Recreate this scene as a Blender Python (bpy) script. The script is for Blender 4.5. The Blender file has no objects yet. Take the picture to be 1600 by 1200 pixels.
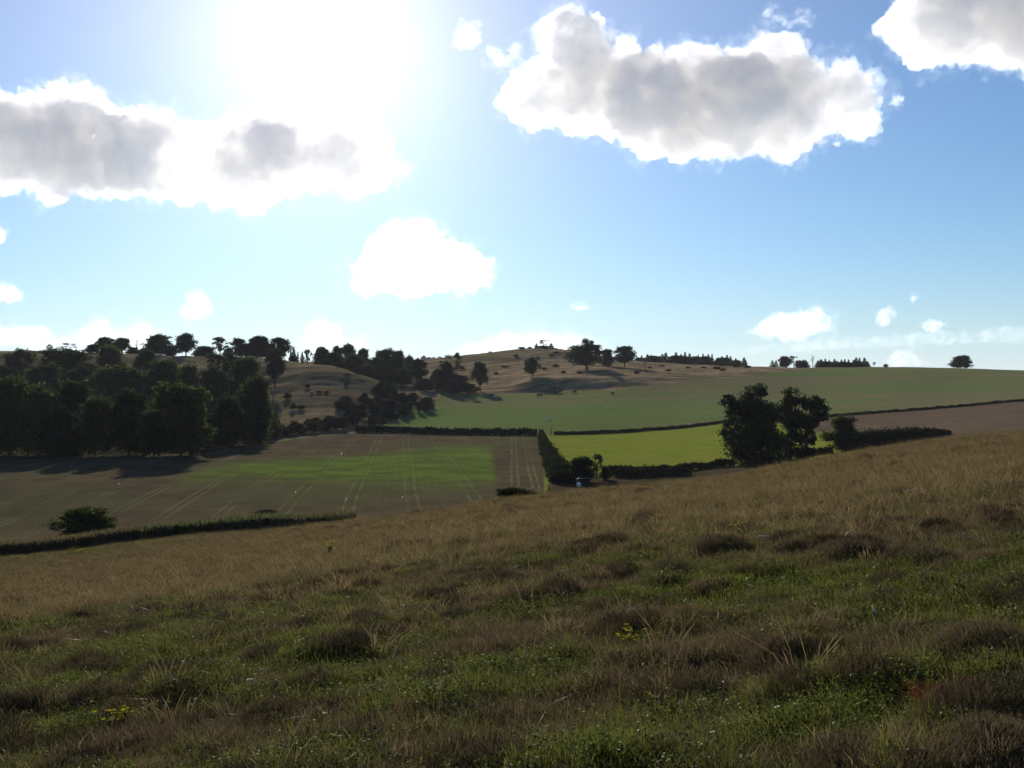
import bpy, bmesh, math, random, os
import numpy as np
from mathutils import Vector, Matrix

SKIP = set(os.environ.get('SKIP', '').split(','))
rnd = random.Random(7)
R = np.random.default_rng(11)
scene = bpy.context.scene
C = scene.collection
F = 1715.0            # focal length in pixels of the 1600 wide photograph
EYE = 1.6

# ------------------------------------------------------------------ helpers
def tag(o, label=None, cat=None, group=None, kind=None):
    if label: o['label'] = label
    if cat: o['category'] = cat
    if group: o['group'] = group
    if kind: o['kind'] = kind
    return o

def empty(name, loc=(0, 0, 0), rz=0.0, scale=(1, 1, 1)):
    o = bpy.data.objects.new(name, None)
    C.objects.link(o)
    o.location = loc
    o.rotation_euler = (0, 0, rz)
    o.scale = scale
    o.empty_display_size = 0.2
    return o

def mesh_np(name, V, faces, mats=None, smooth=False, fmat=None):
    """V (n,3) array; faces: list of (k,m) index arrays, one per polygon size"""
    me = bpy.data.meshes.new(name)
    V = np.asarray(V, np.float32)
    if not isinstance(faces, list): faces = [faces]
    faces = [np.asarray(f, np.int32) for f in faces if len(f)]
    nl = sum(f.size for f in faces); nf = sum(len(f) for f in faces)
    me.vertices.add(len(V)); me.vertices.foreach_set('co', V.ravel())
    me.loops.add(nl); me.loops.foreach_set('vertex_index', np.concatenate([f.ravel() for f in faces]))
    me.polygons.add(nf)
    tot = np.concatenate([np.full(len(f), f.shape[1], np.int32) for f in faces])
    st = np.concatenate([[0], np.cumsum(tot)[:-1]]).astype(np.int32)
    me.polygons.foreach_set('loop_start', st)
    me.polygons.foreach_set('loop_total', tot)
    if smooth: me.polygons.foreach_set('use_smooth', np.ones(nf, bool))
    if fmat is not None: me.polygons.foreach_set('material_index', np.asarray(fmat, np.int32))
    me.update(calc_edges=True)
    for m in (mats or []): me.materials.append(m)
    return me

def obj(name, me, parent=None, loc=None):
    o = bpy.data.objects.new(name, me)
    C.objects.link(o)
    if parent: o.parent = parent
    if loc is not None: o.location = loc
    return o

class MB:
    """collects tubes, boxes and leaf quads into one mesh"""
    def __init__(s): s.v = []; s.q = []; s.t = []; s.n = 0
    def add(s, V, Q=None, T=None):
        V = np.asarray(V, float)
        s.v.append(V)
        if Q is not None and len(Q): s.q.append(np.asarray(Q) + s.n)
        if T is not None and len(T): s.t.append(np.asarray(T) + s.n)
        s.n += len(V)
    def tube(s, pts, rad, sides=6):
        pts = [np.asarray(p, float) for p in pts]
        rings = []
        for i, p in enumerate(pts):
            d = pts[min(i + 1, len(pts) - 1)] - pts[max(i - 1, 0)]
            d = d / (np.linalg.norm(d) + 1e-9)
            a = np.cross(d, (0, 0, 1.0) if abs(d[2]) < .9 else (1.0, 0, 0)); a /= np.linalg.norm(a)
            b = np.cross(d, a)
            an = np.arange(sides) * 2 * math.pi / sides
            rings.append(p + rad[i] * (np.cos(an)[:, None] * a + np.sin(an)[:, None] * b))
        V = np.concatenate(rings)
        Q = [(i * sides + k, i * sides + (k + 1) % sides, (i + 1) * sides + (k + 1) % sides, (i + 1) * sides + k)
             for i in range(len(pts) - 1) for k in range(sides)]
        V = np.concatenate([V, [pts[0]], [pts[-1]]])
        n = len(pts) * sides
        T = [(k, n, (k + 1) % sides) for k in range(sides)] + \
            [((len(pts) - 1) * sides + k, (len(pts) - 1) * sides + (k + 1) % sides, n + 1) for k in range(sides)]
        s.add(V, Q, T)
    def box(s, c, size, rz=0.0):
        hx, hy, hz = [k / 2 for k in size]
        V = np.array([(x, y, z) for z in (-hz, hz) for y in (-hy, hy) for x in (-hx, hx)], float)
        cs, sn = math.cos(rz), math.sin(rz)
        V = np.stack([V[:, 0] * cs - V[:, 1] * sn, V[:, 0] * sn + V[:, 1] * cs, V[:, 2]], 1) + np.asarray(c)
        s.add(V, [(0, 2, 3, 1), (4, 5, 7, 6), (0, 1, 5, 4), (1, 3, 7, 5), (3, 2, 6, 7), (2, 0, 4, 6)])
    def leaves(s, P, N, size, rg, aspect=1.5):
        n = len(P)
        N = N / (np.linalg.norm(N, axis=1, keepdims=True) + 1e-9)
        r = rg.normal(size=(n, 3))
        a = np.cross(N, r); a /= np.linalg.norm(a, axis=1, keepdims=True) + 1e-9
        b = np.cross(N, a)
        sz = (size * rg.uniform(.6, 1.35, n))[:, None] * .5
        V = np.stack([P - a * sz * aspect, P - b * sz + N * sz * .3, P + a * sz * aspect, P + b * sz + N * sz * .3], 1).reshape(-1, 3)
        s.add(V, np.arange(4 * n).reshape(n, 4))
    def mesh(s, name, mat, smooth=False):
        return mesh_np(name, np.concatenate(s.v), [np.concatenate(s.q) if s.q else [], np.concatenate(s.t) if s.t else []], [mat], smooth)

# ---- gradient noise in numpy
_perm = np.random.default_rng(5).permutation(512).astype(np.int64)
_perm = np.concatenate([_perm, _perm, _perm])
_g3 = np.random.default_rng(6).normal(size=(512, 3)); _g3 /= np.linalg.norm(_g3, axis=1, keepdims=True)
def pnoise(x, y, z=0.0):
    x, y, z = np.broadcast_arrays(np.asarray(x, float), np.asarray(y, float), np.asarray(z, float))
    xi, yi, zi = np.floor(x).astype(np.int64), np.floor(y).astype(np.int64), np.floor(z).astype(np.int64)
    xf, yf, zf = x - xi, y - yi, z - zi
    u, v, w = [t * t * t * (t * (t * 6 - 15) + 10) for t in (xf, yf, zf)]
    def g(i, j, k):
        h = _perm[(_perm[(_perm[(xi + i) & 511] + yi + j) & 511] + zi + k) & 511]
        G = _g3[h]
        return G[..., 0] * (xf - i) + G[..., 1] * (yf - j) + G[..., 2] * (zf - k)
    L = lambda a, b, t: a + (b - a) * t
    return L(L(L(g(0, 0, 0), g(1, 0, 0), u), L(g(0, 1, 0), g(1, 1, 0), u), v),
             L(L(g(0, 0, 1), g(1, 0, 1), u), L(g(0, 1, 1), g(1, 1, 1), u), v), w) * 1.6
def fbm(x, y, z=0.0, o=4, gain=.5):
    r = 0; a = 1
    for i in range(o):
        r = r + a * pnoise(x * 2**i + 7.3 * i, y * 2**i - 3.1 * i, np.asarray(z) * 2**i); a *= gain
    return r
def sstep(a, b, x):
    t = np.clip((x - a) / (b - a), 0, 1); return t * t * (3 - 2 * t)

# ---- node helper
class NT:
    def __init__(s, name):
        s.m = bpy.data.materials.new(name); s.m.use_nodes = True
        s.t = s.m.node_tree; s.t.nodes.clear()
        s.out = s.t.nodes.new('ShaderNodeOutputMaterial')
    def n(s, typ, ins=None, **kw):
        nd = s.t.nodes.new('ShaderNode' + typ)
        for k, v in kw.items(): setattr(nd, k, v)
        for k, v in (ins or {}).items():
            if isinstance(v, bpy.types.NodeSocket): s.t.links.new(v, nd.inputs[k])
            else: nd.inputs[k].default_value = v
        return nd
    def math(s, op, a, b=0.0, c=0.0, clamp=False):
        return s.n('Math', {0: a, 1: b, 2: c}, operation=op, use_clamp=clamp).outputs[0]
    def mix(s, f, a, b, blend='MIX'):
        a = (*a, 1) if isinstance(a, tuple) and len(a) == 3 else a
        b = (*b, 1) if isinstance(b, tuple) and len(b) == 3 else b
        nd = s.n('Mix', data_type='RGBA', blend_type=blend, clamp_factor=True)
        for k, v in ((0, f), (6, a), (7, b)):
            if isinstance(v, bpy.types.NodeSocket): s.t.links.new(v, nd.inputs[k])
            else: nd.inputs[k].default_value = v
        return nd.outputs[2]
    def noise(s, vec, scale, detail=4.0, rough=.55, dim='3D'):
        return s.n('TexNoise', {'Vector': vec, 'Scale': scale, 'Detail': detail, 'Roughness': rough}).outputs['Fac']
    def ramp(s, f, a, b):
        return s.n('MapRange', {'Value': f, 'From Min': a, 'From Max': b, 'To Min': 0.0, 'To Max': 1.0}, interpolation_type='SMOOTHSTEP').outputs[0]
    def done(s, shader): s.t.links.new(shader, s.out.inputs['Surface']); return s.m

# ------------------------------------------------------------------ camera, sun, sky
cam_d = bpy.data.cameras.new('camera'); cam = bpy.data.objects.new('camera', cam_d); C.objects.link(cam)
cam.location = (0, 0, EYE); cam.rotation_euler = (math.radians(90), 0, 0)
cam_d.sensor_fit = 'HORIZONTAL'; cam_d.sensor_width = 36; cam_d.lens = 36 * F / 1600
cam_d.clip_start = .1; cam_d.clip_end = 90000
scene.camera = cam

SUN_AZ, SUN_EL = math.radians(-9.9), math.radians(17.4)
sv = Vector((math.sin(SUN_AZ) * math.cos(SUN_EL), math.cos(SUN_AZ) * math.cos(SUN_EL), math.sin(SUN_EL)))
sd = bpy.data.lights.new('sun', 'SUN'); sd.energy = 5.0; sd.angle = math.radians(.5); sd.color = (1, .95, .865)
so = bpy.data.objects.new('sun', sd); C.objects.link(so)
so.rotation_euler = (-sv).to_track_quat('-Z', 'Y').to_euler(); so.location = (0, 0, 60)

w = bpy.data.worlds.new('World'); scene.world = w; w.use_nodes = True
nt = w.node_tree; nt.nodes.clear()
def wn(typ, ins=None, **kw):
    nd = nt.nodes.new('ShaderNode' + typ)
    for k, v in kw.items(): setattr(nd, k, v)
    for k, v in (ins or {}).items():
        if isinstance(v, bpy.types.NodeSocket): nt.links.new(v, nd.inputs[k])
        else: nd.inputs[k].default_value = v
    return nd
def wm(op, a, b=0.0, **kw): return wn('Math', {0: a, 1: b}, operation=op, **kw).outputs[0]
sky = wn('TexSky', sky_type='NISHITA', sun_disc=False, sun_elevation=SUN_EL, sun_rotation=SUN_AZ,
         altitude=100, air_density=1.0, dust_density=.05, ozone_density=3.0)
dirn = wn('TexCoord').outputs['Generated']
ang = wm('ARCCOSINE', wm('MINIMUM', wn('VectorMath', {0: dirn, 1: sv}, operation='DOT_PRODUCT').outputs['Value'], 1.0))
ang = wm('MULTIPLY', ang, 180 / math.pi)
# aureole of the hazy sun and the pale band of air low over the horizon
glow = wm('ADD', wm('MULTIPLY', wm('EXPONENT', wm('MULTIPLY', ang, -1 / 6.0)), .58), wm('MULTIPLY', wm('EXPONENT', wm('MULTIPLY', ang, -1 / 21)), .26))
low = wm('EXPONENT', wm('MULTIPLY', wm('MAXIMUM', wn('SeparateXYZ', {0: dirn}).outputs[2], 0.0), -1 / .062))
SKY_S = .0465
HAZE = .000060
tint = wn('Mix', {0: 1.0, 6: sky.outputs[0], 7: (.52, .93, 1.22, 1)}, data_type='RGBA', blend_type='MULTIPLY').outputs[2]
tint = wn('Mix', {0: wm('MULTIPLY', low, .76), 6: tint, 7: (.52 / SKY_S, .555 / SKY_S, .61 / SKY_S, 1)}, data_type='RGBA').outputs[2]
gcol = wn('VectorMath', {0: (1.08 / SKY_S, .95 / SKY_S, .93 / SKY_S), 3: glow}, operation='SCALE').outputs[0]
tint = wn('Mix', {0: 1.0, 6: tint, 7: gcol}, data_type='RGBA', blend_type='ADD').outputs[2]
bg = wn('Background', {0: tint, 1: SKY_S})
wo = nt.nodes.new('ShaderNodeOutputWorld')
nt.links.new(bg.outputs[0], wo.inputs[0])

vs = scene.view_settings
vs.view_transform = 'Standard'; vs.look = 'None'; vs.gamma = 1; vs.exposure = .70; vs.use_curve_mapping = False
cy = scene.cycles
cy.max_bounces = 12; cy.volume_bounces = 10; cy.transparent_max_bounces = 16; cy.diffuse_bounces = 3; cy.glossy_bounces = 2
cy.transmission_bounces = 4
cy.sample_clamp_indirect = 4; cy.use_adaptive_sampling = True; cy.adaptive_threshold = .015

# ------------------------------------------------------------------ terrain
# per azimuth column (photo pixel): (depth m, photo pixel y) or (depth, None, z)
PROF = {
 0:    [(30,920),(45,897),(62,880),(80,873),(92,862),(106,831),(150,747),(200,708),(240,689),(300,644),(360,592),(430,547),(480,None,15),(700,None,12)],
 100:  [(30,907),(45,886),(62,871),(80,865),(92,855),(104,830),(150,745),(200,707),(240,690),(300,646),(360,594),(430,549),(480,None,15),(700,None,12)],
 200:  [(30,895),(45,874),(65,860),(80,853),(91,844),(103,824),(150,744),(200,706),(240,691),(300,650),(360,598),(430,553),(480,None,14),(700,None,12)],
 300:  [(30,878),(45,856),(65,846),(80,842),(90,838),(104,819),(150,744),(200,706),(240,692),(300,650),(360,602),(430,557),(480,None,13),(700,None,12)],
 400:  [(30,863),(45,837),(62,833),(80,834),(92,833),(108,804),(150,743),(200,708),(245,694),(300,652),(350,610),(410,558),(450,None,12.5),(520,None,10),(700,None,12)],
 500:  [(25,865),(34,839),(46,816),(60,820),(75,None,-9.3),(95,None,-11.4),(120,None,-11.5),(160,None,-11.3),(255,684),(275,672),(300,650),(340,608),(385,569),(405,None,8),(435,None,6),(480,None,8),(560,None,13),(650,None,15),(800,None,13)],
 600:  [(25,850),(34,828),(47,805),(60,812),(80,None,-9.5),(100,None,-11),(120,None,-11.3),(160,None,-11.2),(268,677),(290,664),(315,645),(340,622),(365,597),(385,None,-.5),(410,None,-1.5),(450,None,1),(500,None,6),(560,None,11),(650,562),(800,None,14)],
 650:  [(25,843),(34,821),(47.5,797),(60,805),(80,None,-9),(100,None,-10.8),(120,None,-11.2),(160,None,-11.1),(267,679),(300,665),(325,648),(345,630),(356,626),(372,None,-6),(400,614),(470,600),(560,580),(640,562),(800,None,14)],
 690:  [(25,836),(34,814),(48,791),(62,800),(80,None,-8.8),(100,None,-10.8),(120,None,-11.2),(160,None,-11.1),(265,680),(300,664),(345,646),(390,628),(430,614),(480,598),(560,578),(640,559),(800,None,14)],
 760:  [(25,826),(34,804),(48,780),(62,789),(80,None,-8.5),(104,None,-10.8),(130,None,-11.1),(160,None,-11.1),(263,681),(300,663),(350,643),(400,626),(440,613),(456,607),(475,599),(500,591),(560,575),(650,551),(800,None,17)],
 830:  [(25,817),(34,795),(48.5,771),(62,780),(80,None,-8.2),(104,None,-10.8),(130,None,-11.1),(160,None,-11.1),(262,681),(300,661),(350,641),(400,625),(430,616),(436,614),(452,594),(480,587),(560,570),(660,545),(800,None,18)],
 900:  [(25,807),(34,787),(49,764),(62,773),(85,None,-8.5),(110,None,-10.8),(130,None,-11.1),(160,None,-11.1),(264,680),(300,660),(350,639),(400,621),(425,612),(430,609),(446,589),(470,584),(560,567),(660,547),(800,None,17)],
 960:  [(25,799),(34,780),(49.5,759),(62,767),(85,None,-8.3),(110,None,-10.6),(130,None,-11.1),(160,None,-11.2),(270,678),(300,660),(350,638),(400,618),(420,609.5),(427,606),(440,593),(470,582),(560,568),(640,560),(800,None,14)],
 1050: [(25,788),(34,770),(49,750),(62,757),(90,None,-8.5),(120,None,-10.7),(150,None,-11.1),(165,None,-11.1),(278,671),(310,654),(350,637),(400,615),(430,601),(436,598),(450,591),(500,580),(560,573),(620,568),(750,None,11.5)],
 1150: [(25,775),(34,756),(48.5,737),(62,745),(90,None,-7.8),(120,None,-10),(160,None,-10.5),(200,None,-10.3),(285,660),(310,647),(350,631),(400,611),(460,589),(500,579),(540,574.5),(600,572),(750,None,10)],
 1250: [(25,763),(34,741),(48,719),(62,726),(90,None,-7),(120,None,-9.2),(160,None,-9.9),(200,None,-9.6),(288,655),(320,641),(360,627),(420,605),(480,586),(540,575.5),(580,574.5),(700,None,9.8)],
 1400: [(25,741),(34,719),(47,694),(62,700),(90,None,-5.8),(120,None,-7.4),(160,None,-8.0),(190,None,-7.9),(297,644),(340,626),(400,604),(460,587),(520,577),(560,573.5),(700,None,9)],
 1500: [(25,729),(34,706),(46,681),(60,686),(90,None,-5),(120,None,-6.4),(160,None,-6.9),(190,None,-6.6),(303,636),(350,618),(420,597),(500,580),(550,575.5),(700,None,8)],
 1600: [(25,716),(34,694),(45,671),(60,675),(90,None,-4.4),(120,None,-5.4),(150,None,-5.9),(180,None,-5.7),(310,627),(360,610),(430,592),(500,582),(545,579),(700,None,7)],
}
def pchip(xk, yk, x):
    xk, yk = np.asarray(xk, float), np.asarray(yk, float)
    h = np.diff(xk); d = np.diff(yk) / h
    m = np.zeros_like(yk)
    m[0], m[-1] = d[0], d[-1]
    for i in range(1, len(xk) - 1):
        if d[i - 1] * d[i] > 0:
            w1, w2 = 2 * h[i] + h[i - 1], h[i] + 2 * h[i - 1]
            m[i] = (w1 + w2) / (w1 / d[i - 1] + w2 / d[i])
    i = np.clip(np.searchsorted(xk, x) - 1, 0, len(xk) - 2)
    t = (x - xk[i]) / h[i]
    return ((1 + 2 * t) * (1 - t)**2 * yk[i] + t * (1 - t)**2 * h[i] * m[i] + t * t * (3 - 2 * t) * yk[i + 1] + t * t * (t - 1) * h[i] * m[i + 1])

DD = np.concatenate([np.arange(2, 110, 1.0), np.arange(110, 720, 2.0), np.geomspace(720, 9000, 40)])   # table depths
TP = np.arange(0, 1601, 10.0)                                                                      # table pixel columns
def column(px, pts):
    u = px - 800
    A = 119 - .137 * u
    ks = [(d, EYE - d * (A + 2744 / d) / F) for d in (1, 6, 12, 18)]
    for p in pts:
        z = p[2] if p[1] is None else EYE - (p[1] - 600) * p[0] / F
        ks.append((p[0], z))
    ks += [(1000, ks[-1][1] - 4), (2500, -4), (9500, -30)]
    return pchip([k[0] for k in ks], [k[1] for k in ks], DD)
cols = sorted(PROF)
ZC = np.array([column(c, PROF[c]) for c in cols])                       # columns x depths
ZT = np.array([pchip(cols, ZC[:, j], TP) for j in range(len(DD))])      # depths x TP
k = np.exp(-.5 * (np.arange(-4, 5) / 1.4)**2); k /= k.sum()
ZT = np.apply_along_axis(lambda r: np.convolve(np.pad(r, 4, mode='edge'), k, mode='valid'), 1, ZT)

def pxof(x, y): return 800 + F * x / np.maximum(y, 2.0)
def H0(x, y):
    x, y = np.broadcast_arrays(np.asarray(x, float), np.asarray(y, float))
    plane = -.0694 * y + .137 * x
    px = np.clip(pxof(x, y), 0, 1600); ti = np.clip(px / 10, 0, 159.999); i = ti.astype(int); fi = ti - i
    dj = np.clip(np.interp(y, DD, np.arange(len(DD))), 0, len(DD) - 1.001); j = dj.astype(int); fj = dj - j
    z = (ZT[j, i] * (1 - fi) + ZT[j, i + 1] * fi) * (1 - fj) + (ZT[j + 1, i] * (1 - fi) + ZT[j + 1, i + 1] * fi) * fj
    return plane + (z - plane) * sstep(8, 22, y)
# region limits, as depth along each azimuth
I = lambda p, xs, ys: np.interp(p, xs, ys)
D_fence = lambda p: I(p, [0, 250, 500, 846, 862, 1150, 1300, 1450, 1600], [93, 92, 104, 108, 157, 162, 168, 130, 120])
D_hedge = lambda p: I(p, [0, 250, 400, 565, 838, 1000, 1140, 1300, 1450, 1600], [232, 236, 245, 270, 263, 275, 285, 291, 300, 310])
D_right = lambda p: I(p, [1150, 1200, 1300, 1340, 1345], [290, 284, 222, 180, 90])
D_rough = lambda p: I(p, [0, 400, 565, 590, 640, 676, 684, 692, 760, 830, 900, 960, 1050, 1130, 1190, 1250, 1290, 1300], [246, 250, 276, 292, 336, 362, 400, 430, 440, 433, 427, 422, 434, 452, 480, 520, 560, 900])
def regions(x, y):
    p = pxof(x, y)
    soft = lambda e, w: sstep(-w, w, e)
    wob = 1.2 * fbm(x * .15, y * .15, 3.3, 2)
    df, dh = D_fence(p), D_hedge(p)
    fore = 1 - soft(y - df + wob * .5, 1.5)
    past = soft(y - dh + wob * .6, 1.5)
    rough = soft(y - D_rough(p) + wob * 2, 2.5) * past
    past = past * (1 - rough)
    mid = np.clip(1 - fore - past - rough, 0, 1)
    bright = mid * soft(p - 851, 2) * soft(D_right(p) - y + wob, 1.5) * (1 - soft(p - 1360, 5))
    rb = mid * soft(p - 1100, 10) * (1 - soft(D_right(p) - y + wob, 1.5))
    rb = np.where(p > 1344, mid, rb)
    bright = np.where(p > 1344, 0, bright)
    brown = np.clip(mid - bright - rb, 0, 1)
    return dict(fore=fore, brown=brown, bright=bright, rbrown=rb, past=past, rough=rough)
def H(x, y, fine=True):
    z = H0(x, y)
    p = pxof(x, y)
    near = (1 - sstep(60, 110, y)) * sstep(1.2, 4, np.hypot(x, y))
    z = z + near * (.10 * fbm(x * .45, y * .45, 0, 3) + .10 * fbm(x * .13, y * .13, 2, 2) + .085 * fbm(x * 1.3, y * 1.5, 6, 3))
    z = z - .26 * sstep(13, 30, y) * (1 - sstep(62, 85, y))
    rg = regions(x, y)['rough']
    ridge = np.abs(pnoise(x * .035 + 3, y * .075, 4.4))
    z = z + rg * (.40 * fbm(x * .05, y * .08, 1.5, 3) - .28 * (1 - ridge)**3 + .13 * fbm(x * .25, y * .4, 8, 3))
    z = z + .10 * fbm(x * .06, y * .06, 9, 2) * sstep(110, 160, y)
    return z
def ground(x, y): return float(H(np.float64(x), np.float64(y)))
def at(px, depth, dz=0.0):
    x = (px - 800) / F * depth
    return Vector((x, depth, ground(x, depth) + dz))

# ---- ground materials: one shader, masks from the field boundaries
def ground_material():
    t = NT('ground_cover')
    pos = t.n('TexCoord').outputs['Object']
    a1 = t.n('Attribute', attribute_name='mask_a').outputs['Color']
    a2 = t.n('Attribute', attribute_name='mask_b').outputs['Color']
    s1 = t.n('SeparateColor', {0: a1}).outputs; s2 = t.n('SeparateColor', {0: a2}).outputs
    fore, brown, bright = s1[0], s1[1], s1[2]
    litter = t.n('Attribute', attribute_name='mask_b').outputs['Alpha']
    rbrown, strip, rough = s2[0], s2[1], s2[2]
    xyz = t.n('SeparateXYZ', {0: pos}).outputs
    x, y = xyz[0], xyz[1]
    n_big = t.noise(pos, .03, 3); n_mid = t.noise(pos, .16, 4, .6); n_fine = t.noise(pos, 1.1, 5, .7); n_grain = t.noise(pos, 5.0, 4, .7)
    # drill rows and tramlines of the brown field
    s = t.math('ADD', x, t.math('MULTIPLY', y, .110))
    curve = t.math('MULTIPLY', t.math('POWER', t.math('MAXIMUM', t.math('SUBTRACT', -8.0, x), 0.0), 2.0), -.0042)
    s = t.math('ADD', s, curve)
    s = t.math('ADD', s, t.math('MULTIPLY', t.math('SUBTRACT', n_big, .5), 1.2))
    fr = t.math('FRACT', t.math('DIVIDE', t.math('ADD', s, 200.0), 7.1))
    line = None
    for c in (.40, .575):
        d = t.math('ABSOLUTE', t.math('SUBTRACT', fr, c))
        l = t.math('SUBTRACT', 1.0, t.ramp(d, .006, .036))
        line = l if line is None else t.math('MAXIMUM', line, l)
    line = t.math('MULTIPLY', line, t.math('SUBTRACT', 1.0, t.ramp(x, -3.2, -2.2)))
    wx_ = t.math('ADD', x, t.math('MULTIPLY', t.math('SUBTRACT', n_mid, .5), .7))
    for c in (-.1, .8, 2.5, 3.3):
        l = t.math('SUBTRACT', 1.0, t.ramp(t.math('ABSOLUTE', t.math('SUBTRACT', wx_, c)), .08, .26))
        line = t.math('MAXIMUM', line, l)
    brk = t.ramp(t.noise(pos, .09, 3, .6), .40, .62)
    line = t.math('MULTIPLY', line, t.math('ADD', .15, t.math('MULTIPLY', brk, .85)))
    rows = t.math('FRACT', t.math('DIVIDE', t.math('ADD', s, 200.0), .9))
    rows = t.ramp(t.math('ABSOLUTE', t.math('SUBTRACT', rows, .5)), .1, .45)
    # colours
    c_brown = t.mix(t.ramp(n_mid, .3, .7), (.066, .049, .029), (.100, .075, .044))
    c_brown = t.mix(t.math('MULTIPLY', t.ramp(n_big, .42, .68), .55), c_brown, (.075, .088, .034))
    c_brown = t.mix(t.math('MULTIPLY', t.ramp(n_grain, .45, .75), .5), c_brown, (.055, .040, .028))
    c_brown = t.mix(t.math('MULTIPLY', rows, .22), c_brown, (.06, .05, .03))
    c_brown = t.mix(t.math('MULTIPLY', line, .55), c_brown, (.16, .16, .068))
    c_strip = t.mix(t.ramp(n_mid, .3, .7), (.075, .115, .020), (.105, .15, .028))
    c_strip = t.mix(t.math('MULTIPLY', rows, .2), c_strip, (.065, .085, .022))
    c_strip = t.mix(t.math('MULTIPLY', line, .35), c_strip, (.14, .15, .05))
    sf = t.math('MULTIPLY', strip, t.math('ADD', .05, t.math('MULTIPLY', n_mid, 1.5)), clamp=True)
    c_brown = t.mix(sf, c_brown, c_strip)
    c_bright = t.mix(t.ramp(n_mid, .3, .72), (.138, .168, .022), (.188, .195, .032))
    c_bright = t.mix(t.math('MULTIPLY', t.ramp(n_fine, .42, .7), .6), c_bright, (.085, .11, .018))
    c_bright = t.mix(t.math('MULTIPLY', t.ramp(n_big, .45, .65), .5), c_bright, (.155, .15, .030))
    c_rb = t.mix(t.ramp(n_mid, .3, .7), (.092, .066, .043), (.122, .088, .058))
    c_rb = t.mix(t.math('MULTIPLY', t.ramp(n_fine, .45, .8), .5), c_rb, (.07, .05, .036))
    # pasture: long bands across the slope
    mp = t.n('Mapping', {'Vector': pos, 'Scale': (.006, .045, .02), 'Rotation': (0, 0, -.10)}).outputs[0]
    band = t.noise(mp, 1.0, 4, .55)
    c_past = t.mix(t.ramp(band, .40, .62), (0.1176, 0.1546, 0.0470), (0.1680, 0.1411, 0.0739))
    c_past = t.mix(t.math('MULTIPLY', t.ramp(n_fine, .4, .7), .6), c_past, (.07, .078, .030))
    # rough dry grass: straw, heather brown, green hollows
    mp2 = t.n('Mapping', {'Vector': pos, 'Scale': (.05, .11, .1)}).outputs[0]
    rb2 = t.noise(mp2, 1.0, 6, .65)
    c_rough = t.mix(t.ramp(rb2, .38, .60), (.31, .215, .13), (.125, .09, .055))
    c_rough = t.mix(t.math('MULTIPLY', t.ramp(n_mid, .42, .70), .8), c_rough, (.14, .135, .05))
    near_hill = t.math('SUBTRACT', 1.0, t.ramp(t.math('ADD', y, t.math('MULTIPLY', n_mid, 60.0)), 355.0, 430.0))
    c_rough = t.mix(t.math('MULTIPLY', near_hill, .55), c_rough, (.120, .092, .048))
    c_rough = t.mix(t.math('MULTIPLY', t.ramp(n_fine, .5, .75), .65), c_rough, (.07, .055, .036))
    # foreground thatch under the grass
    c_fore = t.mix(t.ramp(n_fine, .35, .65), (.040, .030, .018), (.085, .062, .034))
    c_fore = t.mix(t.ramp(n_mid, .5, .65), c_fore, (.035, .045, .015))
    c_fore = t.mix(t.math('MULTIPLY', t.ramp(n_grain, .5, .8), .6), c_fore, (.022, .017, .011))
    col = t.mix(fore, c_past, c_fore)
    col = t.mix(brown, col, c_brown); col = t.mix(bright, col, c_bright)
    col = t.mix(rbrown, col, c_rb); col = t.mix(rough, col, c_rough)
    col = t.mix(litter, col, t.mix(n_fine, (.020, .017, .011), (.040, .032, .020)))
    bh = t.math('ADD', t.math('MULTIPLY', n_fine, .6), t.math('MULTIPLY', n_grain, .25))
    bump = t.n('Bump', {'Height': bh, 'Strength': .7, 'Distance': .35}).outputs[0]
    d = t.n('BsdfDiffuse', {'Color': col, 'Roughness': 0.0, 'Normal': bump})
    return t.done(d.outputs[0])
M_ground = ground_material()

ys = np.concatenate([np.arange(-9, 2, .4), np.arange(2, 26, .11), np.arange(26, 60, .26), np.arange(60, 112, .9), np.arange(112, 200, 1.1), np.arange(200, 330, 1.6), np.arange(330, 480, 1.5), np.arange(480, 700, 2.6), np.geomspace(702, 1500, 18)])
ps = np.arange(-300, 1901, 2.6)
GX = (ps[None, :] - 800) / F * (ys[:, None] + 12); GY = np.repeat(ys[:, None], len(ps), 1)
GZ = H(GX, GY)
rgn = regions(GX, GY)
P_ = pxof(GX, GY)
strip_c = I(P_, [240, 300, 400, 500, 600, 700, 775], [150, 150, 159, 166, 171, 178, 182])
strip_w = I(P_, [240, 300, 400, 500, 600, 700, 775], [3, 10, 33, 46, 58, 72, 78])
wob = fbm(GX * .05, GY * .03, 12, 3)
strip = rgn['brown'] * (1 - sstep(-14, 12, np.abs(GY - strip_c - wob * 9) - strip_w * .5)) * (1 - sstep(-7, 5, P_ + 5 * wob - 772 - (182 - GY) * .08)) * sstep(240, 330, P_)
nr, nc = GX.shape
V = np.stack([GX, GY, GZ], -1).reshape(-1, 3)
idx = np.arange(nr * nc).reshape(nr, nc)
Q = np.stack([idx[:-1, :-1], idx[:-1, 1:], idx[1:, 1:], idx[1:, :-1]], -1).reshape(-1, 4)
du = np.gradient(np.stack([GX, GY, GZ], -1), axis=1); dv = np.gradient(np.stack([GX, GY, GZ], -1), axis=0)
NRM = np.cross(du, dv); NRM /= np.linalg.norm(NRM, axis=-1, keepdims=True); NRM = NRM.reshape(-1, 3)
MA = np.stack([rgn['fore'], rgn['brown'], rgn['bright'], np.ones_like(GX)], -1).reshape(-1, 4)
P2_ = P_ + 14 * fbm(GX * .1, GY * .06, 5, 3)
lit_ = (1 - sstep(392, 428, P2_)) * sstep(0, 8, GY - I(P_, [0, 320, 420], [178, 192, 246])) * (1 - sstep(-20, 15, GY - I(P_, [0, 60, 200, 300, 400], [370, 385, 372, 368, 330])))
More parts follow.
